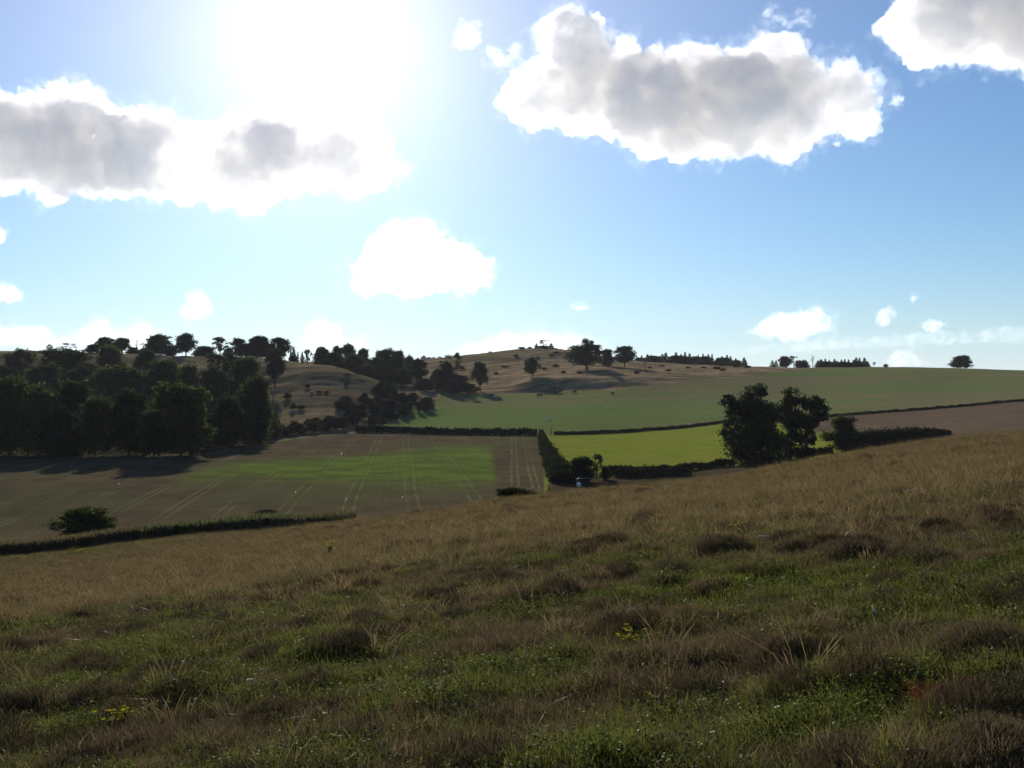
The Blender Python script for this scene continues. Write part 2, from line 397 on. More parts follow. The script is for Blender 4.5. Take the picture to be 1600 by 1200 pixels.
MBm = np.stack([rgn['rbrown'], strip, rgn['rough'], lit_], -1).reshape(-1, 4)
keys = ['fore', 'brown', 'bright', 'rbrown', 'past', 'rough']
ST = np.stack([rgn[k_] for k_ in keys], -1).reshape(-1, 6)
fr_ = ST[Q].mean(1).argmax(1)
for ki, (nm, lab) in enumerate([('ground', 'rough grass slope of tussocks falling away towards the valley'),
                                ('field', 'brown harvested field with pale wheel tracks and a green strip'),
                                ('field', 'bright yellow-green meadow beyond the hedge'),
                                ('field', 'bare brown field rising beside the tall trees'),
                                ('field', 'dull green pasture sweeping up to the skyline'),
                                ('hills', 'dry straw-coloured rough hills with scrub')]):
    q = Q[fr_ == ki]
    used, inv = np.unique(q, return_inverse=True)
    me = mesh_np(nm, V[used], inv.reshape(-1, 4), [M_ground], True)
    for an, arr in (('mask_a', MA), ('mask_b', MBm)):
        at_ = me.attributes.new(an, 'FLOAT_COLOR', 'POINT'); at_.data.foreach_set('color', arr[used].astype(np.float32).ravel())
    me.normals_split_custom_set_from_vertices(NRM[used])
    tag(obj(nm, me), lab, 'field' if nm == 'field' else nm, kind='structure')

# ------------------------------------------------------------------ clouds
def cloud_material(density, sc, lam, lo_, hi_, nm):
    t = NT(nm)
    pos = t.n('TexCoord').outputs['Object']
    n = t.n('TexNoise', {'Vector': pos, 'Scale': 1 / (sc * lam), 'Detail': 6.0, 'Roughness': .60, 'Distortion': .3}).outputs['Fac']
    d = t.math('MULTIPLY', t.ramp(n, lo_, hi_), density)
    v = t.n('VolumeScatter', {'Color': (.92, .96, 1, 1), 'Density': d, 'Anisotropy': .36})
    t.t.links.new(v.outputs[0], t.out.inputs['Volume'])
    t.m.cycles.volume_step_rate = .3
    return t.m
def poly_sd(P, poly):
    A = np.asarray(poly, float); B = np.roll(A, -1, 0)
    d = np.full(len(P), 1e9); ins = np.zeros(len(P), bool)
    for a, b in zip(A, B):
        e = b - a; w_ = P - a
        t_ = np.clip((w_ @ e) / (e @ e), 0, 1)
        d = np.minimum(d, np.linalg.norm(w_ - t_[:, None] * e, axis=1))
        c = (a[1] > P[:, 1]) != (b[1] > P[:, 1])
        ins ^= c & (P[:, 0] < (b[0] - a[0]) * (P[:, 1] - a[1]) / (b[1] - a[1] + 1e-12) + a[0])
    return np.where(ins, d, -d)
def cloud(label, poly, dist, tau, vox=3.0, rough=1.0, rmin=5.0, rmax=75, nmax=170, seed=0):
    rg = np.random.default_rng(100 + seed)
    poly = np.asarray(poly, float)
    lo, hi = poly.min(0), poly.max(0)
    P = rg.uniform(lo, hi, (5000, 2)); sdv = poly_sd(P, poly)
    P, sdv = P[sdv > rmin * .8], sdv[sdv > rmin * .8]
    o = np.argsort(-sdv); P, sdv = P[o], sdv[o]
    keep = []
    for i in range(len(P)):
        r = min(sdv[i] * 1.0, rmax)
        if all(np.hypot(*(P[i] - P[j])) > .62 * min(max(rj, r * .6), rmax) for j, rj in keep):
            keep.append((i, r))
        if len(keep) >= nmax: break
    sc = dist / F
    size = (hi - lo).min()
    deps = [rg.normal() * r * .45 for i, r in keep]
    ctr = np.array([((lo[0] + hi[0]) / 2 - 800) * sc, 0, (600 - (lo[1] + hi[1]) / 2) * sc])
    big_ = size > 90
    e = min(1.0, size / 110)
    # layers: (radius offset, displacement, density share, noise wavelength, noise limits)
    layers = [(-6, 1.0, .80, 50, .28, .60), (1, 1.35, .42, 28, .36, .60), (10, 1.9, .08, 20, .44, .70)] if big_ else \
             [(-1.0, 1.0, .60, max(5, size * .34), .36, .66), (5 * e + 1.5, 1.5, .20, max(4, size * .26), .43, .72)]
    VV, QQ, MI, mats, n0 = [], [], [], [], 0
    for li, (off, damp, share, lam_, lo_, hi_) in enumerate(layers):
        bm = bmesh.new()
        for (i, r), dep in zip(keep, deps):
            rr = r * (1.16 if off < 0 and big_ else 1.08) + off
            if rr < 2.2: continue
            bmesh.ops.create_icosphere(bm, subdivisions=2, radius=rr * sc, matrix=Matrix.Translation(Vector(((P[i][0] - 800) * sc, dep * sc, (600 - P[i][1]) * sc))))
        me = bpy.data.meshes.new('cloud'); bm.to_mesh(me); bm.free()
        tmp = bpy.data.objects.new('cloud_build', me); C.objects.link(tmp)
        md = tmp.modifiers.new('r', 'REMESH'); md.mode = 'VOXEL'; md.voxel_size = vox * sc
        dg = bpy.context.evaluated_depsgraph_get(); dg.update()
        m2 = bpy.data.meshes.new_from_object(tmp.evaluated_get(dg))
        bpy.data.objects.remove(tmp)
        n = len(m2.vertices)
        if n == 0: continue
        co = np.empty(n * 3, np.float32); m2.vertices.foreach_get('co', co); co = co.reshape(-1, 3).astype(float)
        no = np.empty(n * 3, np.float32); m2.vertices.foreach_get('normal', no); no = no.reshape(-1, 3)
        q = co / sc + seed * 31.7 + li * 11.3
        d = 0
        for lam, amp in ((60, 13), (28, 9), (13, 5.5), (7, 3.0)):
            d = d + amp * (np.abs(pnoise(q[:, 0] / lam, q[:, 1] / lam, q[:, 2] / lam)) * 1.8 - .42)
        co = co + no * (d * sc * rough * damp * (.25 + .75 * min(1, size / 90)))[:, None]
        lt = np.empty(len(m2.polygons), np.int32); m2.polygons.foreach_get('loop_total', lt)
        lv = np.empty(len(m2.loops), np.int32); m2.loops.foreach_get('vertex_index', lv)
        assert (lt == 4).all()
        VV.append(co - ctr); QQ.append(lv.reshape(-1, 4) + n0); MI.append(np.full(len(lt), len(mats))); n0 += n
        mats.append(cloud_material(share * tau / (min(size, 2 * rmax) * sc) * 1.7, sc, lam_, lo_, hi_, ('cloud_core', 'cloud_body', 'cloud_fringe')[li + (0 if big_ else 1)]))
    m2 = mesh_np('cloud', np.concatenate(VV), [np.concatenate(QQ)], mats, True, np.concatenate(MI))
    ob = obj('cloud', m2, loc=(ctr[0], dist, EYE + ctr[2]))
    return tag(ob, label, 'cloud', 'clouds in the blue sky')
if 'clouds' not in SKIP:
    cloud('long grey-bellied cloud below the sun glare', [(-160,150),(-60,140),(0,140),(40,158),(65,148),(105,126),(150,136),(185,172),(240,185),(285,182),(300,205),(350,208),(375,190),(425,178),(490,200),(560,212),(608,232),(640,278),(600,290),(540,300),(480,292),(440,310),(380,324),(310,312),(250,304),(150,296),(60,300),(0,285),(-160,290)], 5200, 4.1, seed=1)
    cloud('largest grey cloud with two tall white towers', [(782,150),(800,112),(840,92),(848,60),(846,30),(868,14),(900,18),(940,45),(948,80),(975,74),(1005,96),(1060,74),(1110,78),(1168,88),(1180,52),(1218,46),(1246,78),(1288,112),(1310,98),(1352,135),(1392,185),(1350,218),(1300,196),(1275,232),(1250,250),(1200,240),(1130,248),(1060,240),(1000,238),(950,208),(880,195),(820,188),(788,168)], 5000, 4.8, seed=22)
    cloud('grey cloud cut by the top corner of the sky', [(1378,40),(1400,6),(1450,-50),(1560,-90),(1750,-80),(1800,40),(1700,120),(1600,108),(1530,92),(1450,108),(1400,82)], 4800, 5.0, seed=3)
    cloud('white cumulus below the sun with a rounded top', [(540,440),(570,404),(588,362),(628,342),(672,362),(722,388),(785,420),(762,444),(650,458),(580,452)], 8000, 2.4, vox=2.2, seed=4)
    cloud('small white cloud above the tall skyline trees', [(284,494),(300,450),(322,452),(334,490)], 11000, .9, vox=1.5, rmin=3, seed=5)
    cloud('white cloud at the edge above the left wood', [(-40,470),(-10,440),(10,442),(45,464),(20,474)], 10000, 1.1, vox=1.6, rmin=3, seed=6)
    cloud('domed cloud resting behind the wooded spur', [(468,535),(480,502),(505,496),(528,510),(545,525),(568,520),(572,545),(470,545)], 16000, .7, vox=1.5, rmin=3, seed=7)
    cloud('low white cloud bank behind the rough hill', [(690,556),(730,535),(790,520),(860,518),(930,530),(960,560),(800,566)], 17000, .7, vox=1.6, rmin=3, seed=8)
    cloud('low cloud bank over the left ridge', [(-60,540),(0,505),(50,508),(85,525),(130,512),(160,494),(190,510),(235,500),(262,525),(250,545),(100,550)], 16000, .7, vox=1.6, rmin=3, seed=9)
    cloud('small heaped cloud above the conifer ridge', [(1150,524),(1185,512),(1205,490),(1232,486),(1270,484),(1303,500),(1298,522),(1240,530)], 13000, 1.3, vox=1.4, rmin=3, seed=10)
    cloud('small upright cloud between two puffs', [(1370,505),(1376,478),(1398,474),(1400,496),(1388,510)], 12500, .7, vox=1.2, rmin=2.5, seed=11)
    cloud('small flat puff near the lone oak', [(1438,512),(1448,500),(1470,498),(1482,508),(1462,517)], 12500, .7, vox=1.2, rmin=2.5, seed=12)
    cloud('faint cloud top rising behind the pasture skyline', [(1380,572),(1400,552),(1418,546),(1442,556),(1455,574)], 18000, .4, vox=1.3, rmin=2.5, seed=13)
    cloud('small ragged puff beside the largest cloud', [(1388,162),(1396,148),(1412,150),(1412,166),(1398,170)], 5000, 1.0, vox=1.2, rmin=2.5, seed=14)
    cloud('torn wisp between the glare and the largest cloud', [(708,70),(716,42),(740,40),(756,62),(742,74)], 5000, 1.2, vox=1.3, rmin=2.5, seed=15)
    cloud('faint white wisp over the rough hill', [(885,482),(893,474),(920,476),(926,484),(905,487)], 12000, .7, vox=1.2, rmin=2, seed=16)
    cloud('thin pale streak of cloud over the pasture skyline', [(1080,548),(1300,527),(1450,518),(1600,511),(1720,508),(1720,530),(1600,536),(1440,541),(1250,552),(1120,556)], 20000, .4, vox=1.5, rmin=3, rough=.6, seed=19)
    cloud('faint torn wisp above the second white tower', [(1188,20),(1200,6),(1216,2),(1212,18),(1230,30),(1262,18),(1268,34),(1235,44),(1205,36)], 5000, 1.0, vox=1.2, rmin=2, seed=20)
    cloud('scattered shreds below the torn wisp', [(752,78),(768,66),(790,84),(800,50),(812,66),(804,100),(778,104)], 5000, .9, vox=1.2, rmin=2, seed=21)
    cloud('tiny puff high over the lone oak', [(1420,470),(1424,461),(1434,462),(1430,472)], 12000, .8, vox=1.0, rmin=1.8, seed=17)
    cloud('white puff at the edge under the long cloud', [(-30,385),(-20,355),(2,350),(14,364),(0,380)], 9000, 2.5, vox=1.3, rmin=2.5, seed=18)

# ------------------------------------------------------------------ plant materials
def foliage(name, c0, c1, trans=.35, var=.35, gloss=0.0, rough=.35, tcol=None):
    t = NT(name)
    r = t.n('ObjectInfo').outputs['Random']
    pos = t.n('TexCoord').outputs['Object']
    n = t.noise(pos, .7, 3, .6)
    f = t.math('ADD', t.math('MULTIPLY', r, .55), t.math('MULTIPLY', n, .45))
    col = t.mix(t.ramp(f, .25, .75), c0, c1)
    tc = col if tcol is None else t.mix(.6, col, tcol)
    d = t.n('BsdfDiffuse', {'Color': col}).outputs[0]
    tr = t.n('BsdfTranslucent', {'Color': tc}).outputs[0]
    sh = t.n('MixShader', {0: trans, 1: d, 2: tr}).outputs[0]
    if gloss:
        g = t.n('BsdfGlossy', {'Color': (.9, .9, .9, 1), 'Roughness': rough}).outputs[0]
        sh = t.n('MixShader', {0: gloss, 1: sh, 2: g}).outputs[0]
    return t.done(sh)
def plain(name, c0, c1, scale=6.0, rough=.85):
    t = NT(name)
    n = t.noise(t.n('TexCoord').outputs['Object'], scale, 5, .65)
    col = t.mix(t.ramp(n, .3, .7), c0, c1)
    bump = t.n('Bump', {'Height': n, 'Strength': .5, 'Distance': .03}).outputs[0]
    p = t.n('BsdfPrincipled', {'Base Color': col, 'Roughness': rough, 'Specular IOR Level': .15, 'Normal': bump})
    return t.done(p.outputs[0])
M_leaf = foliage('dark_leaves', (.020, .032, .011), (.052, .066, .018), .46)
M_leaf2 = foliage('grey_green_leaves', (.040, .055, .020), (.070, .084, .026), .46)
M_gorse = foliage('gorse_spines', (.022, .026, .013), (.042, .040, .020), .12)
M_needle = foliage('conifer_needles', (.016, .026, .014), (.026, .038, .018), .15)
M_hedge = foliage('hedge_leaves', (.022, .028, .012), (.045, .046, .018), .25)
M_bark = plain('bark', (.030, .023, .017), (.060, .048, .036))
M_dead = plain('dead_wood', (.06, .05, .04), (.11, .095, .08))

# ------------------------------------------------------------------ trees
def crown_leaves(mb, lobes, leaf, rg, per=20, clump=.30, sub=None, inner=.25):
    """leaf-sized quads in small clumps spread over and inside each lobe"""
    PP, NN = [], []
    for (x, y, z, r, sq) in lobes:
        k = sub or max(8, int(14 * (r / 1.8)**2))
        d = rg.normal(size=(k, 3)); d /= np.linalg.norm(d, axis=1, keepdims=True)
        d[:, 2] = np.where(d[:, 2] < -.55, -d[:, 2] * .6, d[:, 2])
        rad = r * rg.uniform(.72, 1.12, k)
        inn = rg.random(k) < inner
        rad = np.where(inn, r * rg.uniform(.15, .7, k), rad)
        cc = np.array([x, y, z]) + d * rad[:, None] * np.array([1, 1, sq])
        m = rg.integers(int(per * .5), int(per * 1.5) + 1, k)
        I_ = np.repeat(np.arange(k), m)
        off = rg.normal(size=(len(I_), 3)) * clump * r * np.array([1, 1, .7])
        PP.append(cc[I_] + off)
        NN.append(d[I_] * .7 + off / (r * clump + 1e-6) * .4 + rg.normal(size=(len(I_), 3)) * .8)
    P, N = np.concatenate(PP), np.concatenate(NN)
    mb.leaves(P, N, leaf, rg)
def limbs(mb, base, fork, tips, r0, rg, sides=6):
    base, fork = np.array(base, float), np.array(fork, float)
    mid = (base + fork) / 2 + rg.normal(size=3) * np.array([.12, .12, 0]) * np.linalg.norm(fork - base) * .3
    mb.tube([base, base * .85 + mid * .15 + np.array([0, 0, .02]), mid, fork], [r0 * 1.35, r0, r0 * .85, r0 * .7], sides)
    for tp in tips:
        tp = np.array(tp, float)
        t0 = fork - (fork - mid) * rg.uniform(0, .6)
        m1 = t0 * .5 + tp * .5 + np.array([0, 0, .12]) * np.linalg.norm(tp - t0) + rg.normal(size=3) * .06 * np.linalg.norm(tp - t0)
        mb.tube([t0, m1, tp], [r0 * .5, r0 * .32, r0 * .10], 5)
VAR = {}
def variant(kind, lobes, leaf, seed, mat, trunk_r=.22, fork=None, per=20, clump=.30, sub=None, inner=.25, extra=None):
    rg = np.random.default_rng(seed)
    cr = MB(); crown_leaves(cr, lobes, leaf, rg, per, clump, sub, inner)
    tr = MB()
    zt = max(l[2] for l in lobes)
    fork = fork or (0, 0, .42 * zt)
    limbs(tr, (0, 0, -.5), fork, [(l[0], l[1], l[2]) for l in lobes], trunk_r, rg)
    if extra: extra(cr, tr, rg)
    cm, tm = cr.mesh('crown', mat), tr.mesh('trunk', M_bark)
    Vc = np.concatenate(cr.v)
    VAR.setdefault(kind, []).append((cm, tm, np.percentile(Vc[:, 2], 99.6), np.percentile(Vc[:, 0], 99.2) - np.percentile(Vc[:, 0], .8)))
def dome(rg, n, rx, ry, z0, z1, rl, flat=.85):
    """lobes spread over an egg-shaped crown; the last one is the leading top"""
    L_ = []
    g0 = rg.uniform(0, 6.28)
    for i in range(n - 1):
        q = (i + .5) / (n - 1)
        a = g0 + i * 2.4 + rg.normal() * .35
        z = z0 + (z1 - z0) * q * .92
        prof = math.sin(math.pi * (.24 + .58 * q)**1.1)
        rr = max(.08, prof) * rg.uniform(.55, 1.0) * (1 if i % 4 else .35)
        L_.append((rx * rr * math.cos(a), ry * rr * math.sin(a), z, rl * rg.uniform(.75, 1.2) * (1.1 - .35 * q), flat))
    for k_ in range(3):
        a = g0 + k_ * 2.1 + rg.normal() * .3
        L_.append((rx * .42 * math.cos(a), ry * .42 * math.sin(a), z1 * rg.uniform(.88, .96), rl * .9, flat))
    L_.append((rg.normal() * .08 * rx, rg.normal() * .08 * ry, z1 * .97, rl * .95, flat))
    return L_
for sd_ in range(4):
    rg = np.random.default_rng(40 + sd_)
    variant('round', dome(rg, 20, 4.0, 4.0, 1.3, 9.8, 2.1), .44, sd_ + 1, M_leaf, per=26, inner=.3)
for sd_ in range(3):
    rg = np.random.default_rng(60 + sd_)
    variant('oak', dome(rg, 17, 4.8, 4.4, 3.0, 9.0, 1.9, .8), .38, sd_ + 11, M_leaf, trunk_r=.36, fork=(0, 0, 2.4), per=24, clump=.27)
for sd_ in range(2):
    rg = np.random.default_rng(80 + sd_)
    variant('open', dome(rg, 11, 4.0, 4.0, 3.6, 9.0, 1.3, .75), .36, sd_ + 21, M_leaf2, trunk_r=.26, fork=(0, 0, 3.4), per=17, clump=.24)
for sd_ in range(2):   # flat plates on bare limbs
    rg = np.random.default_rng(90 + sd_)
    L_ = [(rg.uniform(-3.2, 3.2), rg.uniform(-2.5, 2.5), z, rg.uniform(.9, 1.7), .30) for z in (10.6, 10.2, 9.6, 9.9, 8.2, 7.4, 6.4)]
    variant('flat', L_, .34, sd_ + 31, M_leaf, trunk_r=.24, fork=(.3, 0, 6.0), per=16, clump=.30)
for sd_ in range(3):
    rg = np.random.default_rng(110 + sd_)
    variant('bush', dome(rg, 12, 2.6, 2.4, .5, 2.5, 1.0, .8), .26, sd_ + 41, M_hedge, trunk_r=.09, fork=(0, 0, .6), per=20)
for sd_ in range(3):
    rg = np.random.default_rng(120 + sd_)
    variant('gorse', dome(rg, 8, 1.0, .9, .4, 1.4, .6, .9), .20, sd_ + 51, M_gorse, trunk_r=.05, fork=(0, 0, .35), per=16)
def conifer(seed, h=12.0, w=2.0):
    rg = np.random.default_rng(seed)
    cr, tr = MB(), MB()
    tr.tube([(0, 0, -.4), (0, 0, h * .5), (0, 0, h * .99)], [.20, .11, .02], 5)
    PP, NN = [], []
    z = .8
    while z < h * .985:
        rad = w * (1 - z / h)**.85 * rg.uniform(.75, 1.15) + .06
        for kk in range(7):
            a = rg.uniform(0, 2 * math.pi); rr = rad * rg.uniform(.8, 1.2)
            m = max(3, int(rr * 9))
            tt = np.sqrt(rg.uniform(.02, 1, m))
            PP.append(np.stack([np.cos(a) * rr * tt, np.sin(a) * rr * tt, z - .35 * rr * tt + rg.normal(size=m) * .07], 1) + rg.normal(size=(m, 3)) * .07)
            NN.append(rg.normal(size=(m, 3)) * .5 + np.array([0, 0, 1]))
        z += .30 + .03 * rad
    P = np.concatenate(PP); cr.leaves(P, np.concatenate(NN), .36, rg)
    VAR.setdefault('conifer', []).append((cr.mesh('crown', M_needle), tr.mesh('trunk', M_bark), h, w * 2))
conifer(71, 12, 2.1); conifer(72, 12, 1.7); conifer(73, 11, 2.5); conifer(74, 12, 1.9)
def deadtree(seed):
    rg = np.random.default_rng(seed)
    tr, br = MB(), MB()
    tr.tube([(0, 0, -.4), (.1, 0, 2.5), (-.1, .1, 5)], [.28, .22, .15], 6)
    for i in range(9):
        z = rg.uniform(2.6, 5); a = rg.uniform(0, 6.28); l = rg.uniform(1.4, 3.4)
        e = np.array([math.cos(a) * l * .7, math.sin(a) * l * .7, z + l * rg.uniform(.5, 1.1)])
        m = np.array([0, 0, z]) * .5 + e * .5 + rg.normal(size=3) * .2
        br.tube([(0, 0, z - .2), m, e], [.11, .075, .03], 5)
        for q in range(3):
            e2 = m + (e - m) * rg.uniform(.1, .9); d = rg.normal(size=3); d[2] = abs(d[2])
            br.tube([e2, e2 + d * .4, e2 + d * .75], [.05, .035, .015], 4)
    return br.mesh('crown', M_dead), tr.mesh('trunk', M_dead), 8.0, 5.0
VAR['dead'] = [deadtree(81), deadtree(82)]
_cnt = {}
def tree(kind, px, depth, top, wpx, label, group=None, cat='tree', name=None, var=None, base_dz=0.0):
    i = _cnt.get(kind, 0); _cnt[kind] = i + 1
    cm, tm, h0, w0 = VAR[kind][(i if var is None else var) % len(VAR[kind])]
    p = at(px, depth, base_dz)
    ztop = EYE - (top - 600) * depth / F
    h = max(ztop - p.z, .5); wd = wpx * depth / F
    sw = wd / w0; sh = h / h0
    rz = rnd.uniform(0, 6.28)
    nm = name or {'conifer': 'conifer', 'dead': 'dead_tree', 'bush': 'bush', 'gorse': 'gorse_bush'}.get(kind, 'tree')
    o = empty(nm, p, rz, (sw, sw, sh))
    obj('crown' if kind != 'dead' else 'branches', cm, o); obj('trunk' if kind not in ('bush', 'gorse') else 'stems', tm, o)
    return tag(o, label, cat, group)
if 'trees' not in SKIP:
    G = 'trees of the dark hillside wood'
    for a in [
        ('round',282,189,602,92,'broad dome-shaped tree bulging from the lower edge of the dark wood'),
        ('round',356,216,621,46,'small round tree between the broad dome and the outermost tall tree of the wood'),
        ('round',398,238,591,62,'tall dense tree closing the wood beside the grassy spur'),
        ('round',203,192,610,62,'lumpy tree with sunlit shoulders beside the broad dome tree'),
        ('round',150,189,622,56,'low dark tree at the foot of the wood under the lumpy tree'),
        ('round',118,201,598,52,'small-topped tree with a pale crest in the lower wood'),
        ('round',62,192,606,70,'very dark full tree at the wood foot near the picture edge'),
        ('round',14,193,592,76,'wide dark tree cut by the picture edge at the wood foot'),
        ('round',240,187,645,50,'short tree filling the gap under the broad dome tree'),
        ('round',330,212,648,46,'low tree at the field edge below the small round tree'),
        ('round',95,186,640,60,'low black-green tree over the shaded field corner'),
        ('round',420,262,640,34,'dark shrubby tree at the wood end above the bushes'),
        ('round',186,300,574,92,'wide tree with bright crest lines across the middle of the wood'),
        ('round',256,306,564,54,'dark steep-sided tree above the broad dome tree'),
        ('round',335,300,576,58,'dark tree standing over the small round one'),
        ('round',296,318,571,46,'loose-topped tree halfway up the wood'),
        ('round',66,310,570,70,'grey-green spreading tree in the upper wood'),
        ('round',385,318,560,50,'tall rounded tree rising at the upper end of the wood'),
        ('round',128,320,574,50,'dim tree between the long-topped tree and the pale-crested one'),
        ('oak',30,352,546,56,'bushy oak at the wood top near the picture edge'),
        ('round',102,356,546,92,'long-topped tree stretching along the upper edge of the wood'),
        ('round',173,372,541,42,'ball-shaped tree standing alone against the dry ridge grass'),
        ('round',229,372,549,30,'narrow oval tree standing against the ridge grass'),
        ('open',338,360,552,44,'ragged grey tree at the top of the wood'),
        ('round',362,366,555,34,'small dark tree next to the ragged grey one'),
        ('round',5,330,572,50,'dark tree half outside the picture above the wide one'),
    ]: tree(*a, group=G)
    G = 'trees along the wooded left skyline'
    for a in [
        ('open',77,434,538,10,'tiny lone tree on the bare ridge top'),
        ('flat',95,436,541,17,'small wind-bent tree with a slanting top on the ridge'),
        ('flat',110,436,536,20,'flat-topped tree leaning over the ridge line'),
        ('round',146,436,538,24,'low rounded tree starting the ridge-top row'),
        ('oak',164,438,527,32,'stepped-crown tree near the start of the ridge-top row'),
        ('oak',191,438,528,32,'arching tree with sky showing under its branches'),
        ('round',208,440,543,20,'low tree beneath the bare dead one'),
        ('dead',214,438,526,12,'leafless dead tree poking up between ridge trees'),
        ('round',249,438,523,43,'large dense dome tree on the ridge'),
        ('oak',290,438,521,40,'airy tall tree with see-through crown on the ridge'),
        ('round',318,440,541,34,'low hedge-like tree joining two taller ridge trees'),
        ('open',344,438,527,30,'spiky layered pine-like tree on the ridge'),
        ('round',373,438,529,21,'pointed pale tree beside the layered one'),
        ('round',405,438,526,40,'dark rounded tree opening the pair above the lone spur tree'),
        ('oak',437,440,528,32,'twin-lobed tree with small sky gaps above the lone spur tree'),
        ('round',384,440,537,16,'small tree tucked before the dark rounded pair'),
        ('round',268,440,540,22,'small tree between the dome tree and the airy one'),
        ('round',178,441,540,26,'low tree in the dip between stepped-crown and arching trees'),
        ('round',228,441,544,20,'low tree at the foot of the large dense dome tree'),
        ('round',357,441,544,18,'small bushy tree right under the layered pine-like one'),
        ('round',392,441,541,18,'small bushy tree past the pointed pale one'),
        ('round',421,441,538,20,'dark tree filling the gap inside the pair above the lone spur tree'),
    ]: tree(*a, group=G)
    tree('oak',430,352,546,33,'lone tree with a bare trunk standing on the grassy spur','trees on the open hills')
    tree('bush',458,420,555,9,'small bush on the spur crest behind the lone tree','bushes on the spur')
    G = 'trees of the wood behind the spur'
    for a in [
        ('open',480,450,546,13,'slim tree starting the wood behind the spur'),
        ('round',503,452,543,27,'round-topped tree near the start of the wood behind the spur'),
        ('round',521,440,551,32,'dark dome just over the spur crest'),
        ('oak',527,470,541,24,'flat-crowned tree rising behind the dark dome'),
        ('oak',545,474,538,30,'highest flat-crowned tree of the wood behind the spur'),
        ('oak',567,476,545,26,'level-topped tree at the end of the flat-crowned three'),
        ('round',554,446,554,42,'wide dark tree under the flat crowns'),
        ('round',600,470,546,34,'dense tall dome tree in the middle of the wood behind the spur'),
        ('round',621,474,549,24,'sloping tree leaning on the dense tall dome'),
        ('round',639,500,556,17,'small distant tree right after the sloping one'),
        ('round',575,432,570,28,'low tree peeping over the spur slope'),
        ('round',602,430,571,28,'rounded tree low behind the falling spur crest'),
        ('oak',629,440,576,38,'spreading tree above the scrubby spur end'),
        ('oak',653,450,561,30,'two-stemmed tree with light showing under its crown'),
        ('round',684,446,577,22,'grey-green tree next to the umbrella pine'),
        ('round',698,444,566,26,'dark tree hugging the umbrella pine'),
        ('flat',712,448,551,30,'umbrella-shaped pine standing clear against the sky'),
        ('round',714,436,586,46,'broad leafy mass under the umbrella pine'),
        ('round',664,432,592,30,'dark shrubby tree at the pasture edge by the two-stemmed tree'),
        ('bush',735,438,600,26,'low shrub beside the leafy mass at the pasture edge'),
        ('oak',750,446,566,27,'leaning tree with long shadow on the green hollow'),
        ('round',588,446,559,22,'dim tree filling the gap beside the dense dome'),
        ('round',536,450,560,24,'dim tree between the dark dome and the wide one'),
    ]: tree(*a, group=G)
    G = 'trees on the open hills'
    for a in [
        ('oak',831,470,559,25,'small round-headed tree alone on the rough hill'),
        ('oak',916,500,538,56,'largest spreading tree of the rough hill'),
        ('flat',920,502,529,26,'layered tree-top growing out of the largest spreading tree'),
        ('round',948,530,546,22,'mid-sized tree between the two spreading hill trees'),
        ('oak',976,520,541,37,'second broad tree of the rough hill with a pale stem'),
        ('dead',1008,505,560,11,'small bare tree on the pale grass bank'),
        ('round',1502,556,556,31,'solitary domed tree on the bare pasture skyline'),
        ('flat',1240,585,556,20,'crooked tree standing above the skyline conifers'),
        ('round',1226,580,557,18,'rounded tree beginning the skyline row over the pasture'),
        ('dead',1270,590,552,11,'thin dead tree among the skyline conifers'),
        ('flat',1365,585,566,9,'wind-leaned little tree at the end of the conifer row'),
        ('round',1384,580,569,8,'last low bush-like tree past the conifer row'),
    ]: tree(*a, group=G)
    G = 'trees beside the bright meadow'
    tree('round',1317,172,651,50,'solid round tree beside the dark hedge',G)
    for a in [('open',884,146,724,14,'thin wispy bush beside the shed'), ('round',909,143,715,38,'leafy dark tree directly over the shed'),
              ('open',933,146,709,20,'slender tree with a gap under its crown by the shed'), ('round',946,146,730,16,'small rounded bush at the hedge start')]:
        tree(*a, group='trees around the little shed')
    # conifers on the far ridge
    G = 'spire conifers on the far ridge'
    con = [('dark conifer in the close row ending the pasture skyline', [(1278,560),(1283,558),(1290,560),(1296,561),(1303,559),(1309,561),(1315,562),(1321,561),(1327,562),(1333,562),(1338,555),(1343,559),(1350,560),(1356,565)], 590),
           ('conifer mixed with the rounded trees over the pasture skyline', [(1206,562),(1212,560),(1249,559),(1255,560),(1260,562)], 592),
           ('conifer in the ragged row behind the broad hill trees', [(996,554),(1003,555),(1011,552),(1018,551),(1026,553),(1034,552),(1041,551),(1049,553),(1056,551),(1064,552),(1071,549),(1078,552),(1085,553),(1091,552),(1099,549),(1106,552),(1112,551),(1120,557),(1128,555),(1136,553),(1141,556),(1149,560),(1163,556),(1166,560)], 640),
           ('small conifer on top of the rough hill', [(790,550),(802,548),(828,541),(838,537),(853,539),(862,537),(869,540),(876,543)], 665),
           ('tiny conifer seen between the spur wood and the rough hill', [(645,557),(662,556),(670,557),(678,556),(688,557)], 655),
           ('conifer in the tight clump over the spur crest', [(454,545),(460,544),(466,545),(472,546)], 470)]
    for lab, pts_, dp in con:
        for (px_, tp_) in pts_:
            tree('conifer', px_ + rnd.uniform(-1, 1), dp + rnd.uniform(-8, 8), tp_ + rnd.uniform(-1, 4), rnd.uniform(8, 18), lab, 'conifers: ' + lab, 'conifer')
    for (px_, tp_, w_, lab) in [(1085,557,26,'low dark broadleaf bush before the ragged conifer row'), (1022,556,30,'rounded copse tree within the ragged conifer row'), (1060,556,36,'wide low tree within the ragged conifer row'), (1150,563,18,'small heap-shaped tree at the conifer row end'), (848,540,24,'low tree cluster on the hill top')]:
        tree('round', px_, 628 if px_ > 900 else 662, tp_, w_, lab, 'trees on the open hills')
